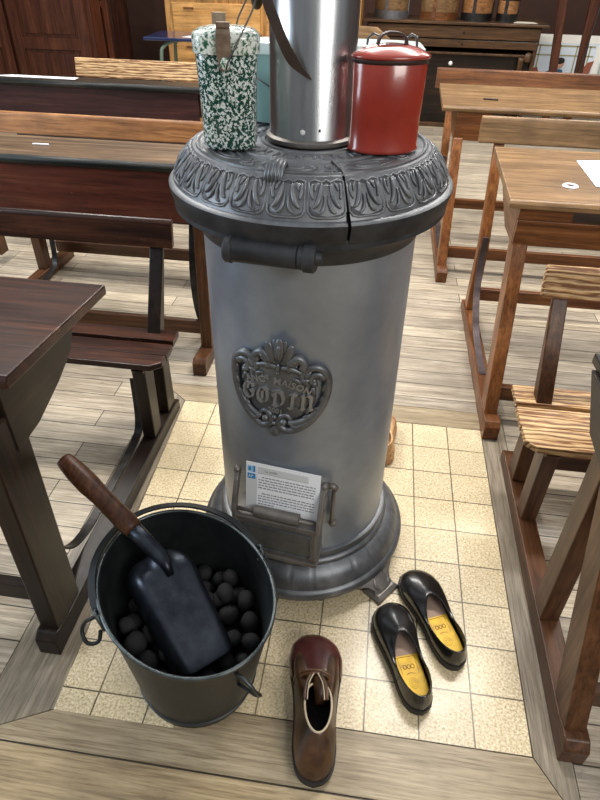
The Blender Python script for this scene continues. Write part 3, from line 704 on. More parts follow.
b = MB(); b.tube([H0+hdv*t_ for t_ in (.26, .29, .34, .45, .60, .72, .85, .95, .985, 1.0)], [.0225, .0250, .0265, .0250, .0245, .0280, .0270, .0230, .0205, .008], 16); b.build('wooden_grip', handle_m, sh, smooth=True)

# coal: a small relaxation packs the lumps
rng = np.random.RandomState(5); NC = 82
pos = np.stack([rng.uniform(-.12, .12, NC), rng.uniform(-.12, .12, NC), rng.uniform(.20, .5, NC)], 1); rad = rng.uniform(.024, .030, NC)
cB, sB = math.cos(BA), math.sin(BA)
for it in range(500):
    pos[:, 2] -= .0022
    for _ in range(2):
        d = pos[:, None]-pos[None]; dist = np.sqrt((d**2).sum(2))+1e-9; ov = (rad[:, None]+rad[None])*1.0 - dist; np.fill_diagonal(ov, 0); ov = np.maximum(ov, 0)
        pos += (d/dist[..., None]*ov[..., None]*.45).sum(1)
        k = pos[:, 2]/HR; A = .145+.090*k-rad; B = .143+.040*k-rad
        u = pos[:, 0]*cB+pos[:, 1]*sB; v_ = -pos[:, 0]*sB+pos[:, 1]*cB; q = np.sqrt((u/A)**2+(v_/B)**2); f = np.where(q > 1, 1/q, 1); u *= f; v_ *= f
        pos[:, 0] = u*cB-v_*sB; pos[:, 1] = u*sB+v_*cB
        pos[:, 2] = np.maximum(pos[:, 2], .150+rad)
        # keep below the shovel blade
        W_ = pos + np.array([BX, BY, 0]) - np.array(S0)
        la = W_@np.array(ax); lw = W_@np.array(wv); lu = W_@np.array(up)
        m_ = (la > -.03) & (la < LB+.02) & (np.abs(lw) < .088) & (lu > -.012-rad)
        pos -= np.where(m_, np.minimum(lu+.012+rad, .012), 0)[:, None]*np.array(up)[None]
coal0 = None; meshes = []
def lump(seed):
    rg = random.Random(seed); b = MB(); b.ball((0, 0, 0), (1, .90, .78), 14, 9)
    for v in b.bm.verts: v.co *= 1 + .05*math.sin(5*v.co.x+seed)*math.cos(4*v.co.y-seed) + rg.uniform(-.012, .012)
    o = b.build('coal_briquette', coal_m, None, smooth=True); return o
protos = [lump(i) for i in range(5)]; used = set()
for i in range(NC):
    k = i % 5
    if k in used: o = protos[k].copy(); COL.objects.link(o)
    else: o = protos[k]; used.add(k)
    o.location = (BX+pos[i, 0], BY+pos[i, 1], pos[i, 2]); o.rotation_euler = (rng.uniform(0, 6), rng.uniform(0, 6), rng.uniform(0, 6)); s_ = rad[i]*1.0; o.scale = (s_, s_, s_)
    tag(o, 'rounded black coal briquette in the heap inside the bucket', 'coal', 'coal briquettes in the bucket')
b = MB(); b.loft([[p*1.0 for p in bring(z, -.0045)] for z in (.013, .147)]); o = b.build('coal_dust', dust_m, None); o.location = (BX, BY, 0)
tag(o, 'black coal dust and slack filling the bottom of the bucket', 'coal dust'); o['kind'] = 'stuff'

# ---------------------------------------------------------------- footwear
def footwear(root, LN, outl, OPc, opr, zc, sole_h, mats, toe_h=.055, side_bulge=.006, shaft=None, nphi=48, mirror=1, heel_h=.0, thick=.003, welt=.004):
    """local: toe at +y (y = 0 heel .. LN toe). outl: (t, left, right) half widths"""
    def ctr(t_): return interp([(0, 0), (.3, 0), (.6, .003), (.85, 0), (1, -.006)], t_)*mirror
    def hw(t_): return interp(outl, t_)
    loopB = []
    ts = [0.5-0.5*math.cos(PI*i/(nphi//2)) for i in range(nphi//2+1)]
    for t_ in ts: loopB.append((ctr(t_)+hw(t_), t_*LN))
    for t_ in ts[::-1][1:-1]: loopB.append((ctr(t_)-hw(t_), t_*LN))
    n = len(loopB)
    # sole
    b = MB()
    def L(k, dz, z): 
        cy = LN/2; return [((x-ctr(y/LN))*k+ctr(y/LN) , cy+(y-cy)*(1+(k-1)*.35), z(y) if callable(z) else z) for x, y in loopB]
    arch = lambda y: (.0 if y > LN*.36 or y < LN*.27 else .0)
    b.loft([L(.97, 0, 0.0), L(1.03+welt, 0, .003), L(1.05+welt*3, 0, sole_h*.8), L(1.04+welt*3, 0, sole_h)])
    so = b.build('sole', mats['sole'], root, smooth=True, edge=.6)
    if heel_h:
        b = MB(); hl = [p for p in loopB if p[1] < LN*.27]
        hl.sort(key=lambda p: math.atan2(p[0], p[1]-LN*.20)); 
        b.loft([[(x*1.0, y, z) for x, y in hl] for z in (0, sole_h)]); b.build('heel', mats['sole'], root)
    # upper
    opn = []
    for i, (x, y) in enumerate(loopB):
        t_ = y/LN; a = math.atan2((x)/.05, (y-LN*.5)/(LN*.5))
        # opening loop point with matching direction, parameter by index
        q = i/n*2*PI   # 0 at heel, PI at toe
        oy = OPc[0] - opr[0]*math.cos(q); ox = OPc[1] + opr[1]*math.sin(q)*(1 + opr[2]*math.cos(q))
        opn.append((ox, oy, zc(q)))
    rings = []
    K = 12
    for k in range(K+1):
        s_ = k/K; ring = []
        for (x, y), (ox, oy, oz) in zip(loopB, opn):
            dist = math.hypot(ox-x, oy-y); 
            reach = min(1, max(0, (dist-.02)/.10))
            th = toe_h*interp([(0, .95), (.5, 1.0), (.8, 1.05), (1, .98)], y/LN)
            P0 = Vector((x, y, sole_h*.9)); 
            P1 = Vector((x*(1+.10*(1-reach))+0, y + (.004 if y > LN*.8 else 0), sole_h + (th)*.78 if reach > .3 else sole_h + (oz-sole_h)*.35 ))
            if 0 < reach <= .6:
                zz = (sole_h+th*.78)*reach/.6 + (sole_h+(oz-sole_h)*.38)*(1-reach/.6); P1.z = zz
            P3 = Vector((ox, oy, oz)); far = P3.lerp(P0, .55 if reach > .3 else .25)
            P2 = Vector((far.x*(1+side_bulge*4), far.y, oz - (.012 if reach > .3 else (oz-sole_h)*.25) + (0.004 if reach > .6 else 0)))
            if reach > .3: P2.z = max(P2.z*.55 + P1.z*.45, P1.z)
            u = s_; w0, w1, w2, w3 = (1-u)**3, 3*u*(1-u)**2, 3*u*u*(1-u), u**3
            ring.append(P0*w0+P1*w1+P2*w2+P3*w3)
        rings.append(ring)
    b = MB(); b.loft(rings, cap0=False, cap1=False)
    up_ = b.build('upper', mats['upper'], root, smooth=True, solid=thick, sub=1)
    # inner lining just inside the upper, so that the shoe is dark within
    b = MB(); lin = []
    for k in range(5, K+1):
        lin.append([Vector((p.x*.93 + OPc[1]*.07, p.y + (OPc[0]-p.y)*.05, p.z-.003)) for p in rings[k]])
    b.loft(lin, cap0=False, cap1=False); b.build('lining', mats['lining'], root, smooth=True)
    b = MB(); b.tube([Vector(p) for p in opn]+[Vector(opn[0]), Vector(opn[1])], mats.get('piping_r', .0022), 6, cap=False); b.build('collar_binding', mats['binding'], root, smooth=True)
    return loopB, opn, ctr, hw
outl = [(t_, 1.2*w_) for t_, w_ in [(0, .0), (.012, .012), (.04, .022), (.10, .031), (.22, .0355), (.40, .035), (.55, .039), (.70, .0465), (.80, .049), (.90, .043), (.96, .030), (.99, .016), (1, 0)]]
def clog(name_label, toe, heel, mirror, group):
    tv = Vector((toe[0], toe[1], 0)); hv = Vector((heel[0], heel[1], 0)); d = tv-hv; LN = d.length
    root = thing('slip_on_shoe', name_label, 'shoe', (hv.x, hv.y, 0), math.atan2(d.y, d.x)-PI/2, group)
    mm = dict(sole=rubber, upper=black_leather, lining=black_lining, binding=black_leather, piping_r=.0026)
    zc = lambda q: .060 + .020*max(0, -math.cos(q))**1.5 + .018*max(0, math.cos(q))**1.2 - .010*math.exp(-((math.cos(q)+.30)/.28)**2)
    lb_, op, ctr, hw = footwear(root, LN, outl, (LN*.330, 0), (LN*.295, .0390, .10), zc, .024, mm, toe_h=.047, mirror=mirror, thick=.003)
    # insole
    b = MB(); ts = [.035+.60*(0.5-0.5*math.cos(PI*i/14)) for i in range(15)]
    rt = [(hw(t_)*.80, t_*LN) for t_ in ts]; lf = [(-hw(t_)*.80, t_*LN) for t_ in ts[::-1]]
    front = .47
    def pad(t0, t1, z): 
        ks = [t0+(t1-t0)*i/14 for i in range(15)]; f = lambda t_: hw(t_)*.82 if t_ > .05 else hw(.05)*.82*(t_/.05)**.4
        return [(f(t_), t_*LN) for t_ in ks]+[(-f(t_), t_*LN) for t_ in ks[::-1]]
    b.prism(pad(.035, .47, 0), .024, .0335, 'z'); ins = b.build('heel_insole', yellow_in, root)
    part_label(ins, 'yellow printed heel insole')
    b = MB(); b.prism(pad(.44, .80, 0), .024, .0325, 'z'); b.build('front_insole', beige_in, root)
    b = MB(); z = .0338
    b.tube([(-.027, .455*LN, z), (.027, .455*LN, z)], .0006, 4)
    for sx in (-.024, .024): b.tube([(sx, .45*LN, z), (sx*.95, .30*LN, z)], .0005, 4)
    for k in range(3):
        cx_ = (-.011 + .011*k); b.tube([(cx_+.0045*math.cos(q), .365*LN+.006*math.sin(q), z) for q in [2*PI*i/10 for i in range(11)]], .0009, 4)
    for rr in (.012, .008, .004): b.tube([(rr*math.cos(q), .22*LN+rr*1.2*math.sin(q), z) for q in [2*PI*i/16 for i in range(17)]], .0004, 4)
    b.tube([(-.012, .30*LN, z), (.0, .312*LN, z), (.012, .30*LN, z)], .0006, 4)
    b.build('insole_print', print_m, ins)
    # seam crease on the vamp, side gores
    b = MB(); b.tube([(.030*math.cos(q)*-1, .64*LN+.012*math.sin(q), .078-.016*abs(math.cos(q))**2) for q in [PI*i/12 for i in range(13)]], .0009, 5); b.build('vamp_seam', black_leather, root, smooth=True)
    return root
GR = None
clog('black leather slip-on shoe with yellow insole, the farther and right one of the pair', (-.298, .492), (-.170, .198), 1, 'black slip-on shoes')
clog('black leather slip-on shoe with yellow insole, the nearer and left one of the pair', (-.372, .362), (-.272, .062), -1, 'black slip-on shoes')

# brown boot
tv = Vector((-.569, .222, 0)); hv = Vector((-.531, -.143, 0)); d = tv-hv; LN = d.length
bt = thing('ankle_boot', 'worn brown leather ankle boot with shiny burgundy toe, in front of the stove', 'boot', (hv.x, hv.y, 0), math.atan2(d.y, d.x)-PI/2)
outb = [(t_, 1.26*w_) for t_, w_ in [(0, .0), (.012, .014), (.04, .027), (.10, .0365), (.22, .041), (.40, .040), (.55, .044), (.70, .051), (.80, .053), (.90, .046), (.96, .032), (.99, .017), (1, 0)]]
mm = dict(sole=rubber, upper=boot_m, lining=boot_in, binding=boot_edge, piping_r=.0028)
zc = lambda q: .120 + .012*math.cos(q) - .022*max(0, -math.cos(q))**3
footwear(bt, LN, outb, (LN*.375, .006), (LN*.190, .0330, -.05), zc, .026, mm, toe_h=.055, thick=.004, nphi=52, welt=.007)
# burgundy toe cap: a shell over the vamp
b = MB(); rings = []
for i in range(13):
    t_ = .635 + .352*i/12; ww = interp(outb, t_)*1.10; hh = interp([(.6, .092), (.7, .084), (.8, .076), (.9, .066), (.96, .052), (.99, .034), (1, .02)], t_)
    ring = []
    for j in range(17):
        q = PI*j/16; ring.append((interp([(.6, .003), (.85, 0), (1, -.006)], t_) + ww*math.cos(q)*(1.0), t_*LN + .004 + (.006 if i == 12 else 0), .024 + (hh-.024)*math.sin(q)**.62))
    rings.append(ring)
b.loft(rings, closed=False, cap0=False, cap1=True); part_label(b.build('toe_cap', boot_toe, bt, smooth=True, solid=.003, sub=1, offset=0), 'shiny burgundy toe')
b = MB()   # throat fold, tongue and lace flaps
b.tube([(-.058, .60*LN, .050), (-.044, .625*LN, .083), (-.012, .64*LN, .0985), (.014, .64*LN, .0985), (.046, .62*LN, .083), (.060, .595*LN, .050)], [.004, .007, .0085, .0085, .007, .004], 8, flat=.6)
b.tube([(-.050, .57*LN, .070), (-.030, .600*LN, .1025), (.0, .61*LN, .108), (.026, .60*LN, .1025), (.052, .57*LN, .070)], [.003, .006, .007, .006, .003], 8, flat=.6)
b.build('throat_fold', boot_m, bt, smooth=True)
for sg in (-1, 1):
    b = MB(); P = catmull([(sg*.010, .60*LN, .109), (sg*.021, .53*LN, .116), (sg*.025, .46*LN, .121), (sg*.026, .40*LN, .124)], 4)
    b.strip(P, (sg*.8, 0, .5), .012, .003); fl = b.build('lace_flap', boot_m, bt, smooth=True)
    b = MB(); b.tube([p+Vector((-sg*.005, 0, .002)) for p in P], .0016, 6); b.build('frayed_edge', boot_edge, fl)
b = MB(); b.strip(catmull([(.006, .60*LN, .106), (.008, .54*LN, .100), (.011, .48*LN, .088), (.013, .44*LN, .070)], 4), (1, 0, .25), [.026]*13, .003); b.build('tongue', boot_m, bt, smooth=True)
b = MB(); b.prism([(p[0], p[1]) for p in [(interp(outb, t_)*.8, t_*LN) for t_ in np.linspace(.05, .8, 12)]]+[(-interp(outb, t_)*.8, t_*LN) for t_ in np.linspace(.8, .05, 12)], .026, .032, 'z'); b.build('insole', boot_in, bt)

# wooden clog behind the stove
wc = thing('wooden_clog', 'pale wooden clog on the tiles half hidden behind the stove', 'clog', (-.395, .985, 0), math.radians(4))
mm = dict(sole=clog_m, upper=clog_m, lining=clog_m, binding=clog_m, piping_r=.004)
footwear(wc, .27, outl, (.27*.33, 0), (.27*.27, .030, .05), lambda q: .075 + .012*math.cos(q), .03, mm, toe_h=.06, thick=.006)

# ---------------------------------------------------------------- school desks
def desk_unit(label, sgn, X, Y, Wd, cols, dz, desk, back, seat=None, group=None, front=None, leg_in=.0, bracket=True, runner_len=1.13, post_y=1.14, leg_y=.13, leg2=None, shelf=False, side_poly=None, brace=False, overhang=.04, front_w=None, rfoot=.08, lean=.04, leg_d=.105, leg_top=.14, back_w=None, rear_bracket=False, back_oh=None, rear_bar=True):
    """sgn -1: visible end on the right. u runs from the visible end into the row. desk=(y0,z0,y1,z1) back=(y,z0,z1)"""
    root = thing('school_desk', label, 'school desk', (X, Y, 0), 0, group)
    fx = lambda u: sgn*u
    def bx(b, u0, u1, *r): x0, x1 = sorted((fx(u0), fx(u1))); b.box(x0, x1, *r)
    def pr(b, poly, u0, u1): x0, x1 = sorted((fx(u0), fx(u1))); b.prism(poly, x0, x1, 'x')
    y0, z0, y1, z1 = desk; cl = lambda k, a: W[cols[k]+a]
    zt = max(z0, z1)
    b = MB(); pr(b, [(y0+.012, z0), (y0, z0-.012), (y0+.004, z0-.030), (y1, z1-.028), (y1, z1)], -overhang, Wd+.04); b.build('desktop', cl('top', 'x'), root, bevel=.004)
    if front:
        f0, f1 = front; b = MB(); bx(b, .02 if not shelf else .0, Wd-.02, y0+.012, y0+.032, f0, f1); b.build('front_panel', cl('front', 'x'), root, bevel=.002)
    sides = side_poly or [(y0+.03, z0-.03), (y0+.03, z0-.17), (y0+.20, z0-.17), (y1-.06, z1-.09), (y1-.02, z1-.028)]
    for u in (0.0, Wd-.03):
        b = MB(); pr(b, sides, u, u+.028); b.build('side_panel', cl('side', 'y'), root, bevel=.002)
    if shelf:
        b = MB(); bx(b, .03, Wd-.03, y0+.06, y1-.04, z0-.165, z0-.15); b.build('shelf', cl('side', 'x'), root, bevel=.002)
    lw = .052
    for ie, u in enumerate((leg_in, Wd-leg_in-lw)):
        b = MB(); pr(b, [(0, 0), (0, rfoot-.02), (.02, rfoot), (.05, rfoot), (.09, .07), (runner_len-.04, .055), (runner_len, .045), (runner_len, 0)], u, u+.062); b.build('runner', cl('runner', 'y'), root, bevel=.004)
        b = MB(); pr(b, [(leg_y, rfoot-.012), (leg_y+leg_d, .068), (leg_y+lean+leg_d, z0-leg_top), (leg_y+lean, z0-leg_top)], u+.003, u+.003+lw); b.build('leg', cl('leg', 'z'), root, bevel=.004)
        if leg2:
            ly = leg2; b = MB(); pr(b, [(ly, .066), (ly+.08, .064), (ly+.10, z0-.15), (ly+.02, z0-.15)], u+.003, u+.003+lw); b.build('leg', cl('leg', 'z'), root, bevel=.004)
        by, bz0, bz1 = back; us = u; u = u if ie == 0 else (back_w or Wd)-leg_in-lw
        b = MB(); pr(b, [(post_y-.10, .058), (post_y-.02, .058), (post_y-.03, .40), (by+.052, bz1-.03), (by+.012, bz1-.03), (by+.004, bz0-.01), (post_y-.09, .40)], u+.008, u+.058); b.build('backrest_post', cl('leg', 'z'), root, bevel=.004)
        u = us
        if seat:
            b = MB(); pr(b, [(seat[0]+.02, .062), (seat[0]+.09, .060), (seat[0]+.10, seat[2]-.03), (seat[0]+.02, seat[2]-.03)], u+.008, u+.058); b.build('seat_leg', cl('leg', 'z'), root, bevel=.004)
            b = MB(); pr(b, [(seat[0]+.005, seat[2]-.03), (seat[0]+.03, seat[2]-.065), (seat[1]-.03, seat[2]-.065), (seat[1]-.005, seat[2]-.02)], u+.01, u+.055); b.build('seat_bearer', cl('leg', 'y'), root, bevel=.004)
    by, bz0, bz1 = back
    b = MB(); pr(b, [(by-.018, bz0), (by-.0, bz1-.01), (by+.010, bz1), (by+.025, bz1-.006), (by+.008, bz0)], -(overhang*.9 if back_oh is None else back_oh), (back_w or Wd+.04)); b.build('backrest', cl('back', 'x'), root, bevel=.005)
    if seat:
        s0, s1, sz = seat; n = 3; wd = (s1-s0)/n
        for k in range(n):
            b = MB(); ya, yb = s0+wd*k+.003, s0+wd*(k+1)-.003; za = sz + (.0, -.004, .006)[k]
            ov = -.055
            xs = [fx(ov+(.035 if k == 0 else 0)), fx(ov), fx(Wd+.05)]
            poly = [(xs[0], ya), (xs[1], ya+.03 if k == 0 else ya), (xs[1], yb), (xs[2], yb), (xs[2], ya)]
            b.prism(poly, za-.024, za, 'z'); b.build('seat_plank', cl('seat', 'x'), root, bevel=.004)
    for (yy, zz) in ((leg_y+.06, .14), (post_y-.06, .13))[:2 if rear_bar else 1]:
        b = MB(); bx(b, .03, Wd-.03, yy, yy+.03, zz-.035, zz+.03); b.build('stretcher', cl('runner', 'x'), root, bevel=.003)
    if rear_bracket:
        for u in (.030, Wd-.045):
            pts = catmull([(0, post_y-.105, .46), (0, post_y-.115, .34), (0, post_y-.18, .20), (0, post_y-.33, .10), (0, post_y-.52, .066), (0, post_y-.72, .066)], 6)
            b = MB(); b.strip([Vector((fx(u), p.y, p.z)) for p in pts], (1, 0, 0), .032, .007); b.build('iron_bracket', purple_iron, root, bevel=.001)
    if bracket:
        for u in (.078, Wd-.095):
            pts = catmull([(0, .27, z0-.20), (0, .19, .45), (0, .20, .25), (0, .27, .12), (0, .38, .072), (0, .55, .066), (0, (seat[0] if seat else .8)-.02, .068), (0, (seat[0] if seat else .8)+.05, .12), (0, (seat[0] if seat else .8)+.07, .30)], 6)
            b = MB(); b.strip([Vector((fx(u), p.y, p.z)) for p in pts], (1, 0, 0), .030, .006); b.build('iron_bracket', black_wire, root, bevel=.001)
    return root

purple_iron = metalmat('brown_iron_strip', (.06, .045, .045), (.13, .10, .10), .4, .6, 14., .1)
C_L1 = dict(top='darkoak', front='darkoak', side='blackoak', runner='blackoak', leg='blackoak', back='darkoak', seat='darkoak')
desk_unit('dark-stained school desk and bench nearest the camera on the left, by the coal bucket', -1, -1.265, .08, 1.25, C_L1, .87,
          (.10, .880, .600, .842), (1.175, .705, .805), seat=(.835, 1.075, .412), front=(.70, .86), group=None, side_poly=[(.12, .85), (.12, .66), (.22, .665), (.34, .70), (.42, .735), (.47, .80), (.56, .815)], post_y=1.12, leg_y=.03, leg_d=.13, rear_bar=False, lean=.015, leg_top=.12)
woods('weathered', (.030, .018, .010), (.115, .070, .038), (.22, .145, .085), rough=.42)
C_L2 = dict(top='weathered', front='redpine', side='redpine', runner='umber', leg='umber', back='honey', seat='darkoak')
l2 = desk_unit('school desk with red front panel, second row left, directly behind the dark bench', -1, -1.215, 1.45, 1.20, C_L2, .87,
          (.15, .892, .55, .862), (1.06, .735, .842), seat=(.78, 1.0, .42), back_w=1.55, front=(.655, .868), side_poly=[(.18, .86), (.18, .66), (.42, .70), (.52, .83)], post_y=1.04, leg_top=.235)
C_L3 = dict(top='blackoak', front='plumpine', side='plumpine', runner='blackoak', leg='blackoak', back='ridged', seat='darkoak')
l3 = desk_unit('school desk with dark plum front panel, back row left with sheet on it', -1, -1.62, 2.92, 1.55, C_L3, .87,
          (.16, .895, .58, .848), (1.06, .77, .892), seat=(.75, .98, .42), front=(.70, .875), post_y=1.04, back_w=1.19, leg_top=.235)
# black worn front edges of the two tops
for r_, Wd, y0, z0 in ((l2, 1.20, .15, .892), (l3, 1.55, .16, .895)):
    b = MB(); b.tube([(.045, y0+.004, z0-.0165), (-Wd-.045, y0+.004, z0-.0165)], .0175, 12); b.build('front_edge', wood('worn_black_edge', (.006, .008, .008), (.014, .018, .018), (.12, .09, .06), 'x', .48, 26., lo=.40, hi=.78), r_, smooth=True)

C_R1 = dict(top='blackoak', front='brown', side='blackoak', runner='umber', leg='umber', back='ridged', seat='ridged')
desk_unit('brown school desk with pale ridged bench nearest the camera on the right', 1, .057, .0, 1.2, C_R1, .80,
          (.27, .800, .66, .775), (1.085, .715, .815), seat=(.71, 1.03, .398), front=(.66, .77), side_poly=[(.30, .77), (.30, .62), (.5, .64), (.62, .75)], post_y=1.02, leg_y=.035, leg2=.35, lean=.25, bracket=False, runner_len=1.10, overhang=-.01, back_oh=.035)
C_R2 = dict(top='deskbrown', front='brown', side='brown', runner='brown', leg='orange', back='deskbrown', seat='brown')
r2d = desk_unit('honey brown school desk with inkwell and white sheet, middle row right of stove', 1, -.002, 1.205, 1.25, C_R2, .87,
          (.290, .872, .84, .917), (1.17, .852, .968), seat=None, front=(.705, .80), post_y=1.09, leg_y=.075, lean=.215, leg_d=.10, leg_top=.160, bracket=False, rear_bracket=True, shelf=True, side_poly=[(.325, .83), (.325, .70), (.50, .70), (.74, .80), (.78, .872)], overhang=.045, back_oh=.070)
C_R3 = dict(top='deskbrown', front='brown', side='brown', runner='brown', leg='orange', back='brown', seat='brown')
r3d = desk_unit('brown school desk of the back row, right of the stove before the dresser', 1, -.128, 2.61, 1.5, C_R3, .87,
          (.34, .893, .80, .928), (1.17, .840, .960), seat=None, front=(.715, .80), post_y=1.09, leg_y=.07, lean=.275, leg_d=.09, leg_top=.165, bracket=False, rear_bracket=True, shelf=True, side_poly=[(.37, .86), (.37, .72), (.52, .72), (.74, .82), (.78, .892)], overhang=.085, back_oh=.085)
# front rails of the open shelves
b = MB(); b.box(.055, .075, .345, .50, .705, .845); b.build('desk_divider', W['browny'], r2d, bevel=.002)
for r_, y_, z_ in ((r2d, .307, .842), (r3d, .352, .864)):
    b = MB(); b.box(.0, .19, y_, y_+.02, .80, z_); b.box(.40, 1.2, y_, y_+.02, .80, z_-.03); b.build('front_rail', W['brownx'], r_, bevel=.002)
# things on desks
def sheet(name, label, poly, z, m, cat='paper', dz=lambda x, y: 0):
    b = MB(); V = [[b.bm.verts.new((x, y, z+dz(x, y)+h)) for x, y in poly] for h in (0, .0012)]
    b.face(V[0]); b.face(V[1])
    for i in range(len(poly)): j = (i+1) % len(poly); b.face([V[0][i], V[0][j], V[1][j], V[1][i]])
    return tag(b.build(name, m), label, cat)
sl = lambda x, y: (y-1.50)*(.905-.864)/.505
sheet('paper_sheet', 'white sheet lying on the middle right school desk', [(.265, 1.925), (.50, 1.97), (.53, 1.72), (.285, 1.665)], .8735, paper_m, dz=sl)
ik = thing('inkwell', 'white ceramic inkwell ring set in the middle right school desk', 'inkwell', (.192, 1.665, .8855))
b = MB(); b.lathe([(.014, .001), (.016, .004), (.026, .004), (.030, .0)], n=32); b.build('ring', ceramic, ik, smooth=True)
b = MB(); b.lathe([(.0001, .0015), (.0165, .0015)], n=24); b.build('opening', hole_m, ik)
b = MB(); b.tube([(.02, 3.10, .908), (.10, 3.095, .908)], .005, 6); tag(b.build('pen', black_wire), 'dark pen lying on the back right school desk', 'pen')
b = MB(); b.tube([(-2.0, 1.80, .882), (-1.93, 1.802, .882)], .004, 6); tag(b.build('chalk_stick', ceramic), 'white chalk stub on the desk with red front panel', 'chalk')
sheet('paper_sheet', 'white sheet on the back left school desk with plum panel', [(-3.0, 3.20), (-2.45, 3.20), (-2.50, 3.36), (-2.95, 3.36)], .8845, paper_m, dz=lambda x, y: -(y-3.20)*.108)
# yellow chips on the red panel and latch on r3
b = MB(); b.prism([(-.335, .790), (-.325, .797), (-.316, .790), (-.322, .781)], .178, .1805, 'y'); b.prism([(-.328, .777), (-.312, .779), (-.308, .770), (-.320, .768)], .178, .1805, 'y'); part_label(b.build('paint_chip', mat('yellow_paint_chip', (.75, .45, .12), .6), l2), 'yellow paint chips')
b = MB(); b.box(.52, .58, .333, .345, .835, .855); b.build('latch_plate', brass, r3d, bevel=.002)

# ---------------------------------------------------------------- background furniture
def panel_unit(root, x0, x1, z0, z1, y, cols, npan, fw_=.09):
    """one door leaf: frame and raised panels, front at y"""
    b = MB(); b.box(x0, x1, y, y+.03, z0, z1); d = b.build('door', W[cols+'z'], root, bevel=.003)
    hs = (z1-z0-fw_*(npan+1))/npan
    b = MB(); b.box(x0, x0+fw_, y-.018, y, z0, z1); b.box(x1-fw_, x1, y-.018, y, z0, z1)
    for k in range(npan+1): zz = z0+(hs+fw_)*k; b.box(x0+fw_, x1-fw_, y-.018, y, zz, zz+fw_)
    b.build('door_frame', W[cols+'z'], d, bevel=.004)
    b = MB()
    for k in range(npan):
        zz = z0+fw_+(hs+fw_)*k; b.box(x0+fw_+.03, x1-fw_-.03, y-.010, y, zz+.03, zz+hs-.03)
    b.build('door_panel', W[cols+'z'], d, bevel=.010)
wd = thing('wardrobe', 'dark reddish wooden wardrobe with panelled doors behind the left desks', 'wardrobe', (-4.05, 5.62, 0))
b = MB(); b.box(-1.2, .66, .05, .29, .0, 2.1); b.build('carcass', W['cabinetz'], wd, bevel=.004)
panel_unit(wd, -.16, .62, .08, 2.05, 0.02, 'cabinet', 3, .10); panel_unit(wd, -1.0, -.20, .08, 2.05, 0.02, 'cabinet', 3, .10)
w2 = thing('wardrobe', 'dark narrow panelled cupboard right of the reddish wardrobe', 'cupboard', (-3.30, 5.95, 0))
b = MB(); b.box(-.26, -.02, .05, .5, 0, 2.1); b.build('carcass', W['darkoakz'], w2, bevel=.004)
panel_unit(w2, -.24, -.04, .08, 2.05, .02, 'cabinet', 2, .05)
yc = thing('yellow_cabinet', 'honey yellow wooden cabinet with drawers behind the stovepipe', 'cabinet', (-1.85, 6.05, 0))
b = MB(); b.box(-.94, 1.00, .03, .55, .0, 1.9); b.build('carcass', W['yellowz'], yc, bevel=.005)
for k, (z0, z1) in enumerate(((.12, .44), (.48, .80), (.84, 1.10))):
    for j in range(2):
        b = MB(); xa = -.86+.94*j; b.box(xa, xa+.88, .005, .035, z0, z1); d = b.build('drawer', W['yellowx'], yc, bevel=.006)
        b = MB(); b.box(xa+.12, xa+.22, -.008, .006, (z0+z1)/2+.08, (z0+z1)/2+.092); b.build('drawer_pull', W['brownx'], d)
for j in range(2):
    xa = -.86+.94*j; b = MB(); b.box(xa, xa+.88, .0, .035, 1.16, 1.84); d = b.build('door', W['yellowx'], yc, bevel=.006)
tbb = thing('school_table', 'navy topped table with grey green tube frame behind the speckled can', 'table', (-2.15, 5.15, 0))
b = MB(); b.box(-.56, .42, 0, .50, .875, .90); b.build('table_top', blue_top, tbb, bevel=.008)
for xa in (-.42, .34):
    b = MB(); b.tube(catmull([(xa, .04, .0), (xa, .04, .70), (xa+.03, .07, .83), (xa+.12, .14, .865), (xa+.2, .25, .868), (xa+.12, .36, .865), (xa+.03, .44, .83), (xa, .46, .70), (xa, .46, 0)], 5), .016, 10); b.build('leg_frame', green_tube, tbb, smooth=True)
b = MB(); b.tube([(-.42, .25, .25), (.34, .25, .25)], .014, 8); b.build('crossbar', green_tube, tbb, smooth=True)
sheet('paper_sheet', 'white sheet on the navy topped table', [(-2.38, 5.24), (-2.05, 5.20), (-2.0, 5.34), (-2.3, 5.40)], .9005, paper_m)
# pale wood chair whose back shows right of the pipe
ch = thing('wooden_chair', 'pale wooden chair whose back shows between stovepipe and red canister lid', 'chair', (-.72, 5.2, 0))
b = MB(); b.prism([(-.30, .92), (.15, .92), (.175, .955), (.06, 1.035), (-.30, 1.045)], .0, .02, 'y'); b.build('backrest', W['tanx'], ch, bevel=.005)
b = MB(); b.box(-.28, .12, .02, .40, .44, .465); b.build('seat', W['tanx'], ch, bevel=.005)
for xa in (-.27, .08):
    b = MB(); b.box(xa, xa+.035, .02, .055, 0, .98); b.build('leg', W['tanz'], ch, bevel=.003)
    b = MB(); b.box(xa, xa+.035, .36, .395, 0, .44); b.build('leg', W['tanz'], ch, bevel=.003)
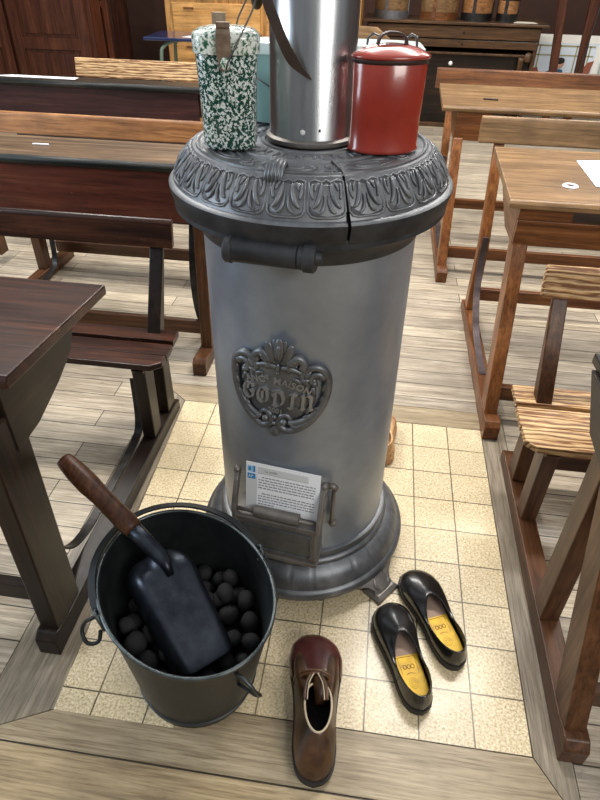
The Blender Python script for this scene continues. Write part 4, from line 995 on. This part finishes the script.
# dresser
ds = thing('dresser', 'dark wooden dresser with drawers and a ledge against the back wall', 'dresser', (0, 6.5, 0))
b = MB(); b.box(-.84, 1.0, -.06, .62, .965, .99); b.build('top_board', W['dresserx'], ds, bevel=.005)
b = MB(); b.box(-.80, -.76, 0, .6, 0, .965); b.box(.90, .94, 0, .6, 0, .965); b.box(-.8, .94, .56, .6, .0, .965); b.box(-.76, .84, .0, .56, .0, .04); b.box(-.76, .84, .0, .56, .70, .72); b.build('carcass', W['dresserz'], ds, bevel=.004)
for (z0, z1, yy) in ((.845, .955, -.03), (.765, .835, -.015)):
    b = MB(); b.box(-.79, .93, yy, yy+.05, z0, z1); d = b.build('drawer', W['dresserx'], ds, bevel=.005)
    b = MB(); b.ball((.18, yy-.004, (z0+z1)/2), .010, 8, 6); b.build('keyhole', hole_m, d)
b = MB(); b.box(-.76, .90, .05, .08, .04, .70); d = b.build('lower_door', W['blackoakx'], ds, bevel=.003)
b = MB(); b.ball((.10, .035, .615), .022, 12, 8); part_label(b.build('knob', ceramic, d, smooth=True), 'white round knob')
b = MB(); b.tube([(.80, -.01, .05), (.80, -.01, .66), (.80, -.01, .70)], [.025, .03, .035], 10); b.build('turned_column', W['dresserz'], ds, smooth=True)
b = MB(); b.ball((.86, -.02, .70), (.045, .03, .05), 10, 8); b.build('carved_knob', W['dresserz'], ds, smooth=True)
# wooden measures on the dresser
def measure(label, x, r, h, col, band, y=6.68, flatk=1.0):
    rt = thing('wooden_measure', label, 'wooden measure', (x, y, .9905), 0, 'wooden measures on the dresser')
    b = MB(); b.lathe([(.002, .0), (r, 0), (r*1.01, h), (r*.94, h), (r*.93, .01), (.002, .01)], n=28); b.build('body', col, rt, smooth=True, edge=.6)
    for z in ((.0, .07), (h-.04, h)):
        b = MB(); b.lathe([(r*1.005, z[0]), (r*1.03, z[0]), (r*1.03, z[1]), (r*1.01, z[1])], n=28); b.build('band', band, rt, smooth=True, edge=.6)
    for k in range(4):
        b = MB(); a = 2*PI*k/4-1.9; c_ = Vector((r*1.02*math.cos(a), r*1.02*math.sin(a), 0)); tn = Vector((-math.sin(a), math.cos(a), 0))
        b.strip([c_+Vector((0, 0, .02)), c_+Vector((0, 0, h-.01))], tn, .03, .008); b.build('iron_stay', black_wire if band is black_wire else band, rt)
measure('round wooden measure with grey metal bottom band, leftmost on the dresser', -.56, .175, .26, W['deskbrownx'], basket_grey)
measure('low pale wooden measure with wooden bands, second from left on the dresser', -.08, .185, .22, W['deskbrownx'], W['brownx'])
measure('dark banded wooden measure, third from left on the dresser', .30, .15, .24, W['honeyx'], black_wire)
measure('narrow dark banded wooden measure, rightmost on the dresser', .60, .10, .22, W['honeyx'], black_wire)
sheet('paper_sheet', 'cream sheet on the right end of the dresser top', [(.66, 6.52), (.90, 6.55), (.88, 6.70), (.68, 6.72)], .9905, cream_paper)

# ---------------------------------------------------------------- picture board and posts at right
pb = thing('picture_board', 'bright illustrated board with a boy in blue, behind the slanting posts', 'picture board', (.055, 7.3, .0))
def PX(b, x0, x1, z0, z1, h): b.box(x0, x1, -h, 0, z0, z1)
pale = mat('poster_pale_blue', (.72, .80, .90), .5); cream = mat('poster_cream', (.90, .88, .82), .5); ol = mat('poster_olive', (.36, .33, .16), .6)
skin = mat('poster_skin', (.62, .36, .26), .6); hair = mat('poster_hair', (.012, .010, .010), .6); bluej = mat('poster_blue', (.03, .12, .22), .6); rust = mat('poster_rust', (.30, .09, .05), .6); grn = mat('poster_grey_green', (.42, .45, .36), .6)
b = MB(); PX(b, .95, 2.6, .10, .84, .02); b.build('sheet', pale, pb)
b = MB(); PX(b, .95, 2.6, .76, .84, .022); PX(b, 1.68, 1.74, .3, .74, .022); b.build('painted_ceiling', cream, pb)
b = MB(); PX(b, .95, 1.66, .725, .74, .024); PX(b, .95, 1.66, .635, .647, .024)
for x in (1.06, 1.28, 1.46, 1.60): PX(b, x, x+.014, .3, .74, .024)
b.build('painted_window', ol, pb)
b = MB(); PX(b, 1.75, 2.6, .1, .75, .023); b.build('painted_wall', grn, pb)
b = MB(); b.ball((1.325, -.026, .560), (.042, .006, .048), 14, 8); b.build('painted_face', skin, pb)
b = MB(); b.ball((1.315, -.030, .588), (.050, .006, .034), 14, 8); b.build('painted_hair', hair, pb)
b = MB(); b.prism([(1.16, .36), (1.18, .47), (1.25, .505), (1.36, .500), (1.40, .40), (1.40, .30), (1.16, .30)], -.026, -.02, 'y'); b.build('painted_jacket', bluej, pb)
b = MB(); b.prism([(1.02, .38), (1.03, .50), (1.08, .52), (1.11, .46), (1.10, .36)], -.026, -.02, 'y'); b.prism([(1.56, .50), (1.62, .58), (1.68, .60), (1.66, .46), (1.57, .45)], -.026, -.02, 'y'); b.prism([(1.54, .40), (1.64, .40), (1.64, .30), (1.54, .30)], -.026, -.02, 'y'); b.build('painted_figures', rust, pb)
b = MB()
for r in ((1.84, 1.86, .46, .68), (1.84, 2.3, .66, .68), (1.84, 2.3, .46, .48), (1.90, 1.915, .2, .46)): PX(b, *r, .026)
b.build('painted_easel', hair, pb)
for i, (xb, xt) in enumerate(((1.19, .93), (1.405, 1.27))):
    b = MB(); b.beam((xb-.02, 6.34+i*.02, 0), (xt+.02, 6.34+i*.02, 2.0), .075, .05); tag(b.build('wooden_post', W['cabinetz'], None, bevel=.004), ('brown wooden post beside the dresser end', 'brown wooden post right of the other, nearer the frame edge')[i], 'post')
b = MB(); b.tube([(1.30, 6.3, 0), (1.37, 6.3, 1.0), (1.42, 6.3, 2.0)], .006, 6); tag(b.build('metal_rod', wire_m), 'thin grey rod rising before the picture board', 'rod')
